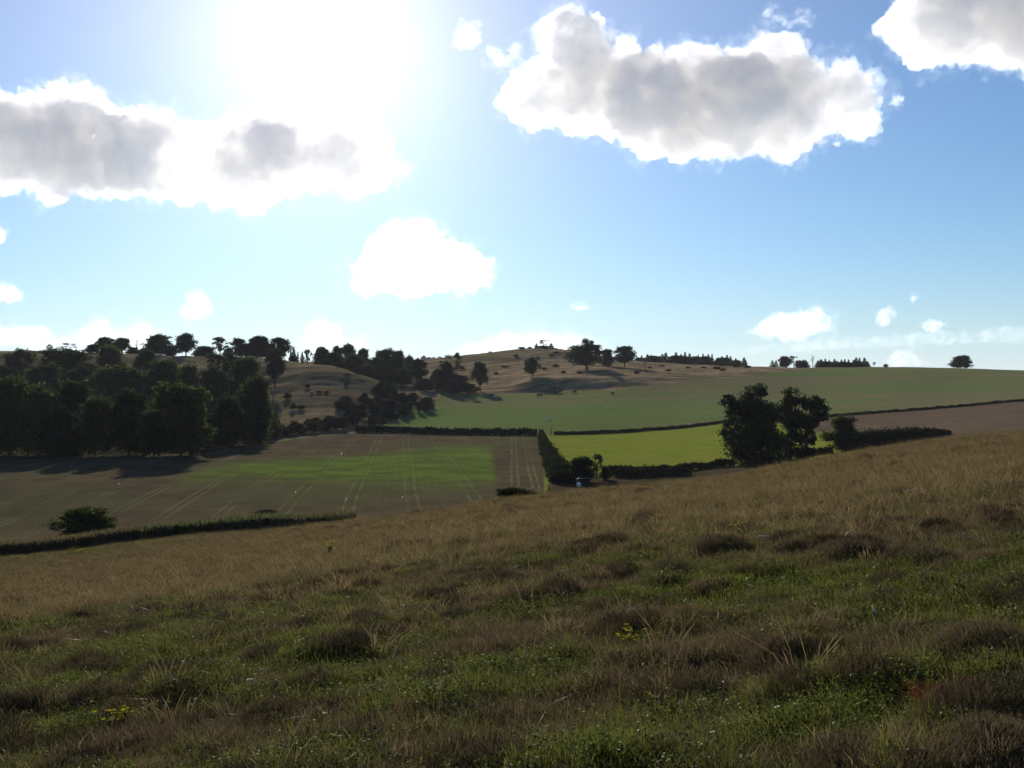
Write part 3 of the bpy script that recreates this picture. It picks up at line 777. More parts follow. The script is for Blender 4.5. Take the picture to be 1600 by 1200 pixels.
    for (px_, tp_, w_, lab) in [(1290,565,30,'low rounded tree merging into the first part of the closing conifer row'), (1316,566,30,'low rounded tree merging into the middle of the closing conifer row'), (1340,566,28,'low rounded tree merging into the last part of the closing conifer row'), (1252,564,24,'low rounded tree beside the thin dead tree'), (1103,557,26,'low rounded tree inside the ragged conifer row, past the dark bush'), (1003,559,22,'low rounded tree beginning the ragged conifer row'), (1130,559,24,'low rounded tree near the ragged row end')]:
        tree('round', px_, 592 if px_ > 1200 else 640, tp_, w_, lab, 'trees on the open hills')
    tree('flat', 849, 663, 531, 20, 'twisted flat tree crowning the rough hill', 'trees on the open hills')
    tree('round', 766, 640, 549, 8, 'dark dot-like bush on the rough hill skyline', 'bushes on the open hills', 'bush', 'bush')
    # bushes on the spur
    for (k, px_, d_, tp_, w_, lab) in [('gorse',480,345,600,8,'dark round bush high on the spur, under the lone tree'), ('gorse',541,350,606,7,'dark round bush high on the spur near the gorse thicket'),
        ('gorse',543,362,587,10,'flat dark scrub patch near the spur crest'), ('gorse',499,335,616,10,'one of a bush pair midway on the spur, the wider'), ('gorse',510,335,616,8,'one of a bush pair midway on the spur, the slimmer'),
        ('bush',458,312,629,9,'upright bush low on the spur, the taller of two'), ('bush',470,312,633,10,'upright bush low on the spur, the stouter of two'), ('gorse',487,333,620,6,'tiny bush beside the midway bush pair'), ('gorse',449,330,614,12,'low scrub beside the wood on the spur')]:
        tree(k, px_, d_, tp_, w_, lab, 'bushes on the spur', 'bush')
    tree('oak', 596, 330, 597, 32, 'small tree growing out of the gorse thicket', 'trees on the open hills')
    rg = np.random.default_rng(300)
    lab = 'dark rounded gorse bush in the thicket at the spur end'
    n_ = 0
    while n_ < 62:
        px_ = rg.uniform(532, 682); d_ = rg.uniform(280, 366)
        lo_ = I(px_, [532, 560, 600, 640, 682], [300, 284, 284, 312, 350]); hi_ = I(px_, [532, 560, 600, 640, 682], [318, 326, 344, 362, 366])
        if not lo_ < d_ < hi_: continue
        pp = at(px_, d_); base = 600 + (EYE - pp.z) * F / d_
        tree('gorse', px_, d_, base - rg.uniform(7, 15), rg.uniform(9, 20), lab, 'gorse: ' + lab, 'bush'); n_ += 1
    lab = 'dark bush in the low row along the far field edge under the spur'
    for i in range(22):
        px_ = 412 + i * 6.9 + rg.uniform(-2, 2); d_ = 256 + (px_ - 412) * .17 + rg.uniform(0, 14)
        pp = at(px_, d_); base = 600 + (EYE - pp.z) * F / d_
        tree('bush', px_, d_, base - rg.uniform(10, 22), rg.uniform(13, 22), lab, 'bushes: ' + lab, 'bush')
    lab = 'low scrub bush scattered on the rough dry hill'
    for (px_, d_) in [(775,520),(788,560),(806,600),(850,520),(862,600),(868,540),(880,480),(905,470),(1015,520),(1035,560),(1045,500),(1075,530),(1100,540),(1120,520),(1150,545),(1168,540),(1130,500),(995,470),(700,520),(690,600),(720,560),(655,540),(870,610),(840,590),(815,640)]:
        pp = at(px_, d_); base = 600 + (EYE - pp.z) * F / d_
        tree('gorse', px_, d_, base - rg.uniform(2.5, 5), rg.uniform(6, 14), lab, 'bushes: ' + lab, 'bush')
    # bushes near the slope edge
    tree('round',137,97,794,92,'large dark bush behind the tall weeds by the fence', 'bushes at the valley edge', 'bush', 'bush')
    tree('bush',413,108,811,36,'low straggling bush behind the fence posts', 'bushes at the valley edge', 'bush')
    tree('bush',806,60,762,52,'low bramble bush on the slope edge below the tracks', 'bushes at the valley edge', 'bush')
    # the tall trees of the meadow edge: crowns set out lobe by lobe
    def big(name, cx, depth, lobes, label, seed, trunk_r):
        o = empty(name, at(cx, depth)); s_ = depth / F
        L_ = []
        rg = np.random.default_rng(seed)
        for (px_, py_, r_) in lobes:
            L_.append(((px_ - cx) * s_, rg.normal() * r_ * s_ * .6, EYE - (py_ - 600) * s_ - o.location.z, r_ * s_ * 1.16, .95))
        cr, tr = MB(), MB()
        crown_leaves(cr, L_, .32, rg, per=46, clump=.27, inner=.35)
        zt = max(l[2] for l in L_)
        limbs(tr, (0, 0, -.5), (.1, 0, .38 * zt), [(l[0], l[1], l[2]) for l in L_], trunk_r, rg)
        obj('crown', cr.mesh('crown', M_leaf), o); obj('trunk', tr.mesh('trunk', M_bark), o)
        return tag(o, label, 'tree', 'tall trees at the meadow corner')
    big('tree', 1176, 165, [(1136,627,9),(1143,634,11),(1152,642,12),(1180,614,12),(1190,617,8),(1172,632,14),(1165,652,20),(1190,642,18),(1205,648,14),(1141,684,13),(1150,692,17),(1166,686,24),(1195,684,22),(1213,694,15),(1176,712,27),(1152,714,13),(1203,716,19),(1186,660,20),(1185,735,20),(1145,664,9)], 'widest tall tree of the meadow corner group with upswept ragged top', 501, .42)
    big('tree', 1232, 170, [(1235,624,13),(1226,636,12),(1244,632,10),(1222,652,13),(1240,650,13),(1232,668,14),(1226,688,11),(1238,684,9),(1232,704,12),(1218,706,10),(1225,720,11)], 'tall narrow tree in the middle of the meadow corner group', 502, .34)
    big('tree', 1259, 168, [(1259,634,12),(1272,630,10),(1281,638,10),(1284,652,8),(1270,648,12),(1258,656,11),(1274,664,9),(1262,674,9),(1254,690,8),(1268,690,8),(1252,706,9),(1266,708,9),(1259,714,9)], 'slim tall tree with meadow showing round its lower trunk', 503, .30)

# ------------------------------------------------------------------ hedges
def hedge(path, h, wd, leaf, label, seed, mat=None, per_m=150, name='hedge', ragged=.35):
    rg = np.random.default_rng(seed)
    pts_ = [at(*p) for p in path]
    hh = h if isinstance(h, (list, tuple)) else [h] * len(path)
    ww = wd if isinstance(wd, (list, tuple)) else [wd] * len(path)
    seg = [(pts_[i + 1] - pts_[i]).to_2d().length for i in range(len(pts_) - 1)]
    cum = np.concatenate([[0], np.cumsum(seg)]); Lt = cum[-1]
    org = pts_[0]
    mb = MB()
    n = int(Lt * per_m)
    s_ = rg.uniform(0, Lt, n)
    X = np.interp(s_, cum, [p.x for p in pts_]); Y = np.interp(s_, cum, [p.y for p in pts_])
    hs = np.interp(s_, cum, hh); wsn = np.interp(s_, cum, ww)
    hs = hs * (1 + ragged * fbm(s_ * .35, seed, 0, 3)); wsn = wsn * (1 + .3 * fbm(s_ * .3, seed + 5, 0, 2))
    a = rg.uniform(0, math.pi, n); rr = np.sqrt(rg.uniform(.35, 1.0, n)) * (1 + .12 * rg.normal(size=n))
    off = np.cos(a) * rr * wsn * .5; zz = np.clip(np.sin(a), 0, 1)**.7 * rr * hs
    i_ = np.clip(np.searchsorted(cum, s_) - 1, 0, len(seg) - 1)
    dirs = np.array([((pts_[k + 1] - pts_[k]).to_2d().normalized())[:] for k in range(len(seg))])[i_]
    X = X - dirs[:, 1] * off + rg.normal(size=n) * .08; Y = Y + dirs[:, 0] * off
    Z = H(X, Y) + zz
    N = np.stack([-dirs[:, 1] * np.cos(a), dirs[:, 0] * np.cos(a), np.sin(a)], 1) + rg.normal(size=(n, 3)) * .7
    mb.leaves(np.stack([X, Y, Z], 1) - np.array(org), N, leaf, rg)
    o = empty(name, org)
    obj('foliage', mb.mesh('foliage', mat or M_hedge), o)
    st = MB()
    for k in range(max(3, int(Lt / 1.2))):
        q = (k + .5) / max(3, int(Lt / 1.2)) * Lt
        x_, y_ = np.interp(q, cum, [p.x for p in pts_]), np.interp(q, cum, [p.y for p in pts_]); hq = np.interp(q, cum, hh)
        b0 = np.array([x_, y_, ground(x_, y_)]) - np.array(org)
        st.tube([b0 - [0, 0, .2], b0 + [rg.normal() * .1, rg.normal() * .1, hq * .45], b0 + [rg.normal() * .25, rg.normal() * .2, hq * .8]], [.05, .035, .012], 4)
    obj('stems', st.mesh('stems', M_bark), o)
    return tag(o, label, 'hedge', 'field hedges')
if 'hedges' not in SKIP:
    hedge([(556,271.5),(620,270),(700,267.5),(780,265),(839,264)], 1.55, 1.3, .30, 'thick clipped hedge along the top of the brown field', 1, per_m=230, ragged=.18)
    hedge([(866,265),(920,268),(1000,276),(1080,281),(1140,286),(1200,289),(1262,290)], .75, .9, .24, 'thin low hedge along the top of the bright meadow', 2, per_m=150)
    hedge([(1288,291),(1350,294),(1420,298),(1500,304),(1570,309),(1640,312)], .65, .8, .24, 'thin rough hedge between the brown rise and the pasture', 3, per_m=130)
    hedge([(846,258),(848,235),(851,212),(856,190),(862,172),(868,158),(882,140)], [1.3,1.4,1.6,1.9,2.2,2.2,1.7], [1.3,1.5,1.7,1.9,2.2,2.7,3.2], .30, 'tall overgrown hedge running uphill between brown field and meadow', 4, per_m=230, ragged=.45)
    hedge([(944,158),(1000,159),(1060,160),(1110,161.5),(1146,163)], [1.0,.75,.85,1.0,1.1], 1.1, .24, 'dark hedge along the lower edge of the bright meadow', 5, per_m=230)
    hedge([(958,150),(1000,151),(1050,152),(1075,153)], [.9,1.2,1.1,.7], 2.2, .26, 'brownish bramble bank below the meadow hedge', 6, mat=M_gorse, per_m=230, ragged=.5)
    hedge([(1328,172),(1370,176),(1420,180),(1460,184),(1481,186)], [2.9,2.5,1.9,1.2,.5], [2.4,2.2,2.0,1.6,1.2], .30, 'long dark hedge in shade under the brown rise', 7, per_m=330, ragged=.10)
    hedge([(1238,176),(1270,174),(1302,173)], [1.0,.9,1.2], 1.4, .26, 'short dark hedge under the tall meadow trees', 8, per_m=220)

# ------------------------------------------------------------------ grass of the slope
def blades(name, n, r, h0, h1, lean, w, mat, seed, head=0.0, arch=.5, dome_=0.0):
    rg = np.random.default_rng(seed)
    a = rg.uniform(0, 6.283, n); q = np.sqrt(rg.uniform(0, 1, n)) * r
    bx, by = np.cos(a) * q, np.sin(a) * q
    d = a + rg.normal(size=n) * .9 if arch > .3 else rg.uniform(0, 6.283, n)
    h = rg.uniform(h0, h1, n) * (1 - dome_ * (q / r)**2)
    ln = np.abs(rg.normal(size=n)) * lean + lean * .3
    wd = w * rg.uniform(.6, 1.3, n); fa = rg.uniform(0, 6.283, n)
    ux, uy = np.cos(fa) * wd / 2, np.sin(fa) * wd / 2
    bz = -.03 * np.ones(n)
    def lvl(t, k):
        ox, oy = np.cos(d) * h * ln * t**(1 + arch), np.sin(d) * h * ln * t**(1 + arch)
        z = h * t * (1 - .22 * np.minimum(ln, 2) * t * arch)
        return np.stack([bx + ox - ux * k, by + oy - uy * k, z + bz * (t == 0)], 1), np.stack([bx + ox + ux * k, by + oy + uy * k, z + bz * (t == 0)], 1)
    A0, B0 = lvl(0.0, 1); A1, B1 = lvl(.5, .85); A2, B2 = lvl(.82, .5 if not head else 1.0 + head); T_, _ = lvl(1.0, 0)
    V = np.stack([A0, B0, A1, B1, A2, B2, T_], 1).reshape(-1, 3)
    i = np.arange(n)[:, None] * 7
    Q = np.concatenate([i + [0, 1, 3, 2], i + [2, 3, 5, 4]]); T = i + [4, 5, 6]
    return bpy.data.objects.new(name, mesh_np(name, V, [Q, T], [mat]))
def leafy(name, n, r, size, mat, seed):
    rg = np.random.default_rng(seed)
    mb = MB()
    a = rg.uniform(0, 6.283, n); q = np.sqrt(rg.uniform(0, 1, n)) * r
    P = np.stack([np.cos(a) * q, np.sin(a) * q, rg.uniform(.02, .09, n)], 1)
    N = rg.normal(size=(n, 3)) * .45 + np.array([0, 0, 1])
    mb.leaves(P, N, size, rg, 1.3)
    return bpy.data.objects.new(name, mb.mesh(name, mat))
M_green = foliage('green_grass', (0.0575, 0.0690, 0.0138), (0.1081, 0.1150, 0.0230), .50, gloss=.004, rough=.4)
M_clover = foliage('low_leaves', (0.0483, 0.0621, 0.0126), (0.0943, 0.1058, 0.0207), .48, gloss=.005, rough=.38)
M_dry = foliage('dry_grass', (0.1030, 0.0762, 0.0381), (0.1680, 0.1254, 0.0605), .42)
M_deadg = foliage('dead_grass', (0.0806, 0.0594, 0.0325), (0.1400, 0.1053, 0.0560), .36)
M_gold = foliage('golden_grass', (0.1288, 0.0920, 0.0414), (0.2047, 0.1495, 0.0667), .42)
M_straw = foliage('pale_straw', (.22, .17, .09), (.34, .27, .16), .35, gloss=.02, rough=.35)
def instancer(name, protos, P, rot, scl, pick, label, cat):
    col = bpy.data.collections.new(name + '_kinds')
    for o in protos: col.objects.link(o)
    me = bpy.data.meshes.new(name); me.vertices.add(len(P)); me.vertices.foreach_set('co', np.asarray(P, np.float32).ravel())
    for an, ty, arr, key in (('rot', 'FLOAT_VECTOR', rot, 'vector'), ('scl', 'FLOAT_VECTOR', scl, 'vector')):
        q = me.attributes.new(an, ty, 'POINT'); q.data.foreach_set(key, np.asarray(arr, np.float32).ravel())
    q = me.attributes.new('pick', 'INT', 'POINT'); q.data.foreach_set('value', np.asarray(pick, np.int32))
    o = obj(name, me)
    ng = bpy.data.node_groups.new(name, 'GeometryNodeTree')
    ng.interface.new_socket('Geometry', in_out='INPUT', socket_type='NodeSocketGeometry')
    ng.interface.new_socket('Geometry', in_out='OUTPUT', socket_type='NodeSocketGeometry')
    N = ng.nodes.new; L = ng.links.new
    gi, go = N('NodeGroupInput'), N('NodeGroupOutput')
    ci = N('GeometryNodeCollectionInfo'); ci.inputs['Collection'].default_value = col; ci.inputs['Separate Children'].default_value = True; ci.inputs['Reset Children'].default_value = True
    def na(nm, ty):
        k = N('GeometryNodeInputNamedAttribute'); k.data_type = ty; k.inputs['Name'].default_value = nm
        return [x for x in k.outputs if x.enabled and x.name == 'Attribute'][0]
    ip = N('GeometryNodeInstanceOnPoints'); ip.inputs['Pick Instance'].default_value = True
    L(gi.outputs[0], ip.inputs['Points']); L(ci.outputs[0], ip.inputs['Instance'])
    L(na('pick', 'INT'), ip.inputs['Instance Index']); L(na('rot', 'FLOAT_VECTOR'), ip.inputs['Rotation']); L(na('scl', 'FLOAT_VECTOR'), ip.inputs['Scale'])
    L(ip.outputs[0], go.inputs[0])
    md = o.modifiers.new('scatter', 'NODES'); md.node_group = ng
    return tag(o, label, cat, kind='stuff')
def scatter(n, seed, dmin=3.4, dmax=100, power=1.25, ref=8.0):
    """points over the slope, thinning with distance"""
    rg = np.random.default_rng(seed)
    dg_ = np.linspace(dmin, dmax, 400)
    wgt = dg_ * np.minimum(1, (ref / dg_)**power)
    cdf = np.cumsum(wgt); cdf /= cdf[-1]
    d = np.interp(rg.random(n), cdf, dg_)
    px = rg.uniform(-60, 1660, n)
    x = (px - 800) / F * d * (1 + .6 / d)
    lim = np.where(px < 520, D_fence(px) - 2, np.interp(px, [520, 700, 1600], [70, 60, 56]))
    k_ = d < lim
    return x[k_], d[k_], px[k_], rg
if 'grass' not in SKIP:
    kg = [blades('blade_a', 46, .13, .03, .085, .6, .0042, M_green, 1), blades('blade_b', 40, .15, .025, .07, .9, .005, M_green, 2), blades('blade_c', 22, .11, .06, .13, .6, .0045, M_green, 3),
          leafy('blade_d', 70, .15, .015, M_clover, 4), leafy('blade_e', 54, .16, .020, M_clover, 5)]
    kd = [blades('stalk_a', 46, .15, .03, .10, 1.2, .0034, M_deadg, 11), blades('stalk_b', 44, .16, .04, .12, 1.0, .0036, M_dry, 12), blades('stalk_c', 44, .15, .03, .085, 1.6, .0036, M_deadg, 13),
          blades('stalk_d', 26, .14, .10, .27, .55, .0036, M_dry, 14, head=.5), blades('stalk_e', 24, .15, .10, .30, .60, .0036, M_gold, 15, head=.5),
          blades('stalk_f', 5, .14, .05, .16, 1.0, .0040, M_straw, 16)]
    def mound(name, n, r, hgt, l0, l1, w, mat, seed):
        """fine matted dead grass lying over a low hump"""
        rg = np.random.default_rng(seed)
        a = rg.uniform(0, 6.283, n); q = np.sqrt(rg.uniform(0, 1, n))
        bx, by = np.cos(a) * q * r, np.sin(a) * q * r
        bz = hgt * (1 - q**2)**.8 - .02
        a2 = a + rg.normal(size=n) * .7; l = rg.uniform(l0, l1, n)
        dx, dy = np.cos(a2) * l, np.sin(a2) * l
        up = rg.uniform(.25, .75, n) * l; wx, wy = -np.sin(a2) * w * .5, np.cos(a2) * w * .5
        z0 = np.zeros(n)
        p0 = np.stack([bx - wx, by - wy, bz], 1); p1 = np.stack([bx + wx, by + wy, bz], 1)
        p2 = np.stack([bx + dx * .55 - wx, by + dy * .55 - wy, bz + up], 1); p3 = np.stack([bx + dx * .55 + wx, by + dy * .55 + wy, bz + up], 1)
        p4 = np.stack([bx + dx * 1.1, by + dy * 1.1, bz + up * .45 - l * .25], 1)
        i = np.arange(n)[:, None] * 5
        return bpy.data.objects.new(name, mesh_np(name, np.stack([p0, p1, p2, p3, p4], 1).reshape(-1, 3), [i + [0, 1, 3, 2], i + [2, 3, 4]], [mat]))
    kt = [mound('tuft_a', 620, .26, .15, .07, .14, .0040, M_deadg, 21), mound('tuft_b', 520, .26, .13, .08, .16, .0040, M_dry, 22), mound('tuft_c', 640, .30, .12, .06, .12, .0042, M_deadg, 23)]
    x, y, px, rg = scatter(175000, 1001)
    n = len(x); z = H(x, y)
    patch = fbm(x * .30 + 3, y * .50, 0.5, 4)          # green against dry, stretched along the contour
    fine = fbm(x * .9, y * 1.3, 7.5, 2)
    far = sstep(8, 36, y + 9 * fbm(x * .14, y * .13, 4.5, 3) + (800 - px) * .002)
    low_left = sstep(62, 76, y) * (1 - sstep(150, 420, px))
    pg = np.clip(.36 + .85 * patch + .6 * fine, 0, 1) * (1 - far * .72)
    pg = np.maximum(pg, low_left * .75)
    isg = rg.random(n) < pg
    sc_ = np.interp(y, [4, 10, 25, 50, 100], [.80, .92, 1.12, 1.5, 2.3])
    g = isg; m = g.sum()
    pick = rg.choice(5, m, p=[.34, .28, .17, .12, .09])
    S = sc_[g] * rg.uniform(.75, 1.3, m); sz = S * np.interp(y[g], [9, 50], [1, .55]) * rg.uniform(.8, 1.25, m)
    instancer('green_grass', kg, np.stack([x[g], y[g], z[g]], 1), np.stack([rg.normal(size=m) * .12, rg.normal(size=m) * .12, rg.uniform(0, 6.28, m)], 1), np.stack([S, S, sz], 1), pick, 'low green grass and small leaves growing through the slope', 'grass')
    g = ~isg; m = g.sum()
    f_ = far[g]
    u_ = rg.random(m)
    tall = u_ < (.004 + .60 * f_)
    pick = np.where(tall, rg.choice([3, 4], m), rg.choice([0, 1, 2, 5], m, p=[.42, .18, .36, .04]))
    pick = np.where(~tall & (rg.random(m) < f_ * .8), 1, pick)
    S = sc_[g] * rg.uniform(.75, 1.3, m); sz = S * np.interp(y[g], [9, 50], [1, .42]) * rg.uniform(.8, 1.25, m)
    instancer('dry_grass', kd, np.stack([x[g], y[g], z[g]], 1), np.stack([rg.normal(size=m) * .12, rg.normal(size=m) * .12, rg.uniform(0, 6.28, m)], 1), np.stack([S, S, sz], 1), pick, 'brown and golden dry grass covering the slope', 'grass')
    x, y, px, rg = scatter(26000, 1002, power=1.1, ref=10)
    keep = (fbm(x * 1.3, y * 1.7, 2.2, 2) + .35 * fbm(x * .2, y * .3, 1.2, 2) > .27) & (rg.random(len(x)) < np.interp(y, [5, 30, 80], [.8, .5, .3]))
    x, y, px = x[keep], y[keep], px[keep]; m = len(x); z = H(x, y) - .03
    S = rg.uniform(.30, 1.0, m) * np.interp(y, [5, 50], [.9, 1.5])
    pick = np.where(rg.random(m) < sstep(14, 24, y) * .8, 1, rg.choice([0, 2], m))
    instancer('grass_tussocks', kt, np.stack([x, y, z], 1), np.stack([rg.normal(size=m) * .1, rg.normal(size=m) * .1, rg.uniform(0, 6.28, m)], 1), np.stack([S, S, S * rg.uniform(.8, 1.35, m) * np.interp(y, [10, 50], [1.0, .6])], 1), pick, 'dark matted tussocks of dead grass on the slope', 'grass')
    # tall weeds behind the fence
    rg = np.random.default_rng(77)
    n = 6400
    px = rg.uniform(-70, 552, n); dd = I(px, [0, 250, 500, 640], [84, 90, 100, 104]) + rg.uniform(-.4, 3.2, n)
    x = (px - 800) / F * dd; z = H(x, dd)
    kw = [blades('weed_a', 16, .22, .55, 1.25, .16, .016, M_deadg, 31, head=2.2), blades('weed_b', 18, .22, .5, 1.05, .2, .018, M_green, 32), leafy('weed_c', 40, .3, .09, M_leaf2, 33)]
    for o_ in kw[2:]:
        for v_ in o_.data.vertices: v_.co.z = v_.co.z * 9
    S = rg.uniform(.75, 1.15, n)
    pick = np.where(rg.random(n) < I(px, [0, 200, 300, 500], [.75, .7, .35, .35]), 0, rg.choice([1, 2], n, p=[.35, .65]))
    instancer('tall_weeds', kw, np.stack([x, dd, z], 1), np.stack([rg.normal(size=n) * .06, rg.normal(size=n) * .06, rg.uniform(0, 6.28, n)], 1), np.stack([S, S, S * rg.uniform(.8, 1.1, n) * I(px, [0, 250, 500], [1.0, .95, .9])], 1), pick, 'band of tall weeds and grasses behind the fence', 'weeds')

# ------------------------------------------------------------------ fence, gate posts, shed
M_post = plain('weathered_post', (.050, .040, .032), (.100, .082, .066))
M_wire = plain('fence_wire', (.10, .10, .10), (.16, .15, .14), rough=.5)
if 'small' not in SKIP:
    fpx = [222, 250, 282, 313, 345, 376, 407, 436, 452, 470, 487]
    fd = lambda p: I(p, [200, 250, 500], [91.3, 90.8, 97])
    org = at(fpx[0], fd(fpx[0])); fo = empty('fence', org)
    tops = []
    for i, p in enumerate(fpx):
        q = at(p, fd(p)) - org
        mb = MB(); hh = 1.12 + rnd.uniform(-.1, .1); tx = rnd.uniform(-.05, .05)
        mb.tube([(q.x, q.y, q.z - .3), (q.x + tx * .5, q.y, q.z + hh * .6), (q.x + tx, q.y, q.z + hh), (q.x + tx, q.y, q.z + hh + .02)], [.065, .06, .055, .03], 7)
        obj('post', mb.mesh('post', M_post), fo); tops.append((q.x + tx, q.y, q.z + hh))
    for k_ in (.08, .38, .68):
        mb = MB(); mb.tube([(a, b, c - k_) for a, b, c in tops], [.006] * len(tops), 4)
        obj('wire', mb.mesh('wire', M_wire), fo)
    tag(fo, 'line of weathered fence posts before the tall weeds', 'fence')
    for p, d, lab in ((843, 262.6, 'wooden gatepost at the end of the clipped hedge'), (861, 264, 'wooden gatepost at the start of the meadow hedge')):
        g_ = at(p, d); mb = MB()
        mb.tube([(0, 0, -.3), (0, 0, .9), (.01, 0, 1.75), (.01, 0, 1.85)], [.13, .12, .11, .03], 8)
        tag(obj('gatepost', mb.mesh('gatepost', M_post), loc=g_), lab, 'gatepost', 'gateposts of the field gap')
    # shed
    t = NT('dark_boards')
    oc = t.n('TexCoord').outputs['Object']
    wv = t.n('TexWave', {'Vector': oc, 'Scale': 2.2, 'Distortion': .4}, bands_direction='X').outputs['Fac']
    col = t.mix(wv, (.016, .012, .010), (.034, .025, .020))
    M_board = t.done(t.n('BsdfPrincipled', {'Base Color': col, 'Roughness': .8}).outputs[0])
    M_tin = plain('pale_tin', (.16, .15, .14), (.26, .25, .23), 2.0, .6)
    M_white = plain('white_plastic', (.80, .80, .78), (.86, .86, .85), 2.0, .4)
    sp = at(911, 138.5); sh = empty('shed', sp, .25, (.82, .82, .62))
    mb = MB(); mb.box((0, 0, .55), (1.9, 1.4, 1.5)); obj('wall', mb.mesh('wall', M_board), sh)
    mb = MB(); mb.box((-.35, -.715, .5), (.7, .03, 1.15)); dr = obj('door', mb.mesh('door', M_board), sh)
    mb = MB(); mb.box((-.08, -.745, .5), (.03, .03, .14)); obj('handle', mb.mesh('handle', M_tin), dr)
    mb = MB()
    mb.add([(-1.05, -.85, 1.42), (1.05, -.85, 1.42), (1.05, .85, 1.30), (-1.05, .85, 1.30), (-1.05, -.85, 1.36), (1.05, -.85, 1.36), (1.05, .85, 1.24), (-1.05, .85, 1.24)], [(0, 1, 2, 3), (7, 6, 5, 4), (0, 4, 5, 1), (1, 5, 6, 2), (2, 6, 7, 3), (3, 7, 4, 0)])
    obj('roof', mb.mesh('roof', M_tin), sh)
    tag(sh, 'low dark shed with a pale roof under the leafy bush', 'shed')
    mb = MB()
    prof = [(.02, .42), (.14, .40), (.22, .34), (.24, .24), (.24, .05), (.22, -.05)]
    mb.tube([(0, 0, z_) for r_, z_ in prof], [r_ * 1.15 for r_, z_ in prof], 16)
    tag(obj('water_butt', mb.mesh('water_butt', M_white, True), loc=at(904.5, 136.6, .05)), 'small bright white water butt in front of the shed', 'tub')

    # ------------------------------------------------------------ animals
    def skin_body(name, joints, edges, mat, sub=1):
        me = bpy.data.meshes.new(name)
        me.from_pydata([j[:3] for j in joints], edges, [])
        o = bpy.data.objects.new('build', me); C.objects.link(o)
        md = o.modifiers.new('s', 'SKIN')
        for v_, j in zip(me.skin_vertices[0].data, joints):
            r = j[3]; v_.radius = r if isinstance(r, tuple) else (r, r)
        me.skin_vertices[0].data[0].use_root = True
        ss = o.modifiers.new('d', 'SUBSURF'); ss.levels = sub; ss.render_levels = sub
        dg = bpy.context.evaluated_depsgraph_get(); dg.update()
        m2 = bpy.data.meshes.new_from_object(o.evaluated_get(dg)); m2.name = name
        bpy.data.objects.remove(o)
        m2.materials.clear(); m2.materials.append(mat)
        return m2
    M_hide = plain('black_hide', (.010, .009, .009), (.022, .018, .016), 3.0, .6)
    M_fleece = plain('white_fleece', (.62, .60, .54), (.78, .76, .70), 9.0, .95)
    def beast(s, graze, woolly):
        b = 1.15 if woolly else 1.0
        J = [(-.62, 0, 1.02, (.33 * b, .30 * b)), (0, 0, 1.0, (.40 * b, .36 * b)), (.55, 0, 1.04, (.36 * b, .31 * b)), (.86, 0, 1.14, (.24, .19)),
             (1.12, 0, .80 if graze else 1.38, (.17, .14)), (1.28, 0, .40 if graze else 1.42, (.15, .12)), (1.42, 0, .12 if graze else 1.28, (.08, .075)),
             (-.92, 0, 1.12, .07), (-1.0, 0, .75, .035), (-1.0, 0, .45, .045)]
        E = [(0, 1), (1, 2), (2, 3), (3, 4), (4, 5), (5, 6), (0, 7), (7, 8), (8, 9)]
        for sy in (1, -1):
            k = len(J); J += [(.52, .20 * sy, .62, .11), (.54, .20 * sy, .36, .07), (.53, .20 * sy, .08, .055), (.58, .20 * sy, .03, .06)]; E += [(2, k), (k, k + 1), (k + 1, k + 2), (k + 2, k + 3)]
            k = len(J); J += [(-.66, .20 * sy, .66, .14), (-.80, .20 * sy, .42, .075), (-.74, .20 * sy, .09, .055), (-.69, .20 * sy, .03, .06)]; E += [(0, k), (k, k + 1), (k + 1, k + 2), (k + 2, k + 3)]
            k = len(J); J += [(1.22, .17 * sy, .52 if graze else 1.50, .045), (1.20, .26 * sy, .52 if graze else 1.50, .02)]; E += [(5, k), (k, k + 1)]
        return [(x_ * s, y_ * s, z_ * s, tuple(q * s for q in r_) if isinstance(r_, tuple) else r_ * s) for x_, y_, z_, r_ in J], E
    cow_g = skin_body('cow', *beast(1.08, True, False), M_hide); cow_s = skin_body('cow', *beast(1.08, False, False), M_hide)
    sheep_m = skin_body('sheep', *beast(.62, True, True), M_fleece)
    for p, d, rz, me_, lab in ((843.6, 414, 2.6, cow_g, 'black cow grazing apart at the wood end of the herd'), (870, 421, .2, cow_g, 'black cow standing nose to tail with another'), (874.5, 424, 3.0, cow_s, 'black cow overlapping the one beside it'),
                               (898, 418, 2.2, cow_g, 'black cow alone below the scarp middle'), (957, 402, 1.9, cow_s, 'black cow farthest towards the pasture skyline')):
        o = obj('cow', me_, loc=at(p, d, .0)); o.rotation_euler = (0, 0, rz); tag(o, lab, 'cow', 'cows grazing on the pasture')
    for p, d, rz, lab in ((774, 414, .3, 'white sheep near the leaning tree of the green hollow'), (950.5, 351, 2.4, 'small white sheep in the upper pasture below the last cow'), (857, 309, .5, 'white sheep nearest to the field gap'), (652, 278, 2.8, 'white sheep beside the clipped hedge top')):
        o = obj('sheep', sheep_m, loc=at(p, d)); o.rotation_euler = (0, 0, rz); tag(o, lab, 'sheep', 'sheep on the pasture')
    # pale stones in the brown field
    for i, (p, d, r_, lab) in enumerate(((534, 199, .15, 'white stone at a wheel track in the upper brown field'), (541, 124, .08, 'white stone on bare soil below the green strip'), (629, 124, .08, 'white stone below the middle of the green strip'), (462, 131, .07, 'tiny pale stone in the lower brown field'), (186, 140, .08, 'tiny pale stone in the brown field under the wood shadow'))):
        bm = bmesh.new(); bmesh.ops.create_icosphere(bm, subdivisions=2, radius=r_)
        for v_ in bm.verts:
            v_.co *= 1 + .3 * float(pnoise(v_.co.x / r_ + i * 9, v_.co.y / r_, v_.co.z / r_)); v_.co.z *= .75
        me_ = bpy.data.meshes.new('stone'); bm.to_mesh(me_); bm.free(); me_.materials.append(M_white)
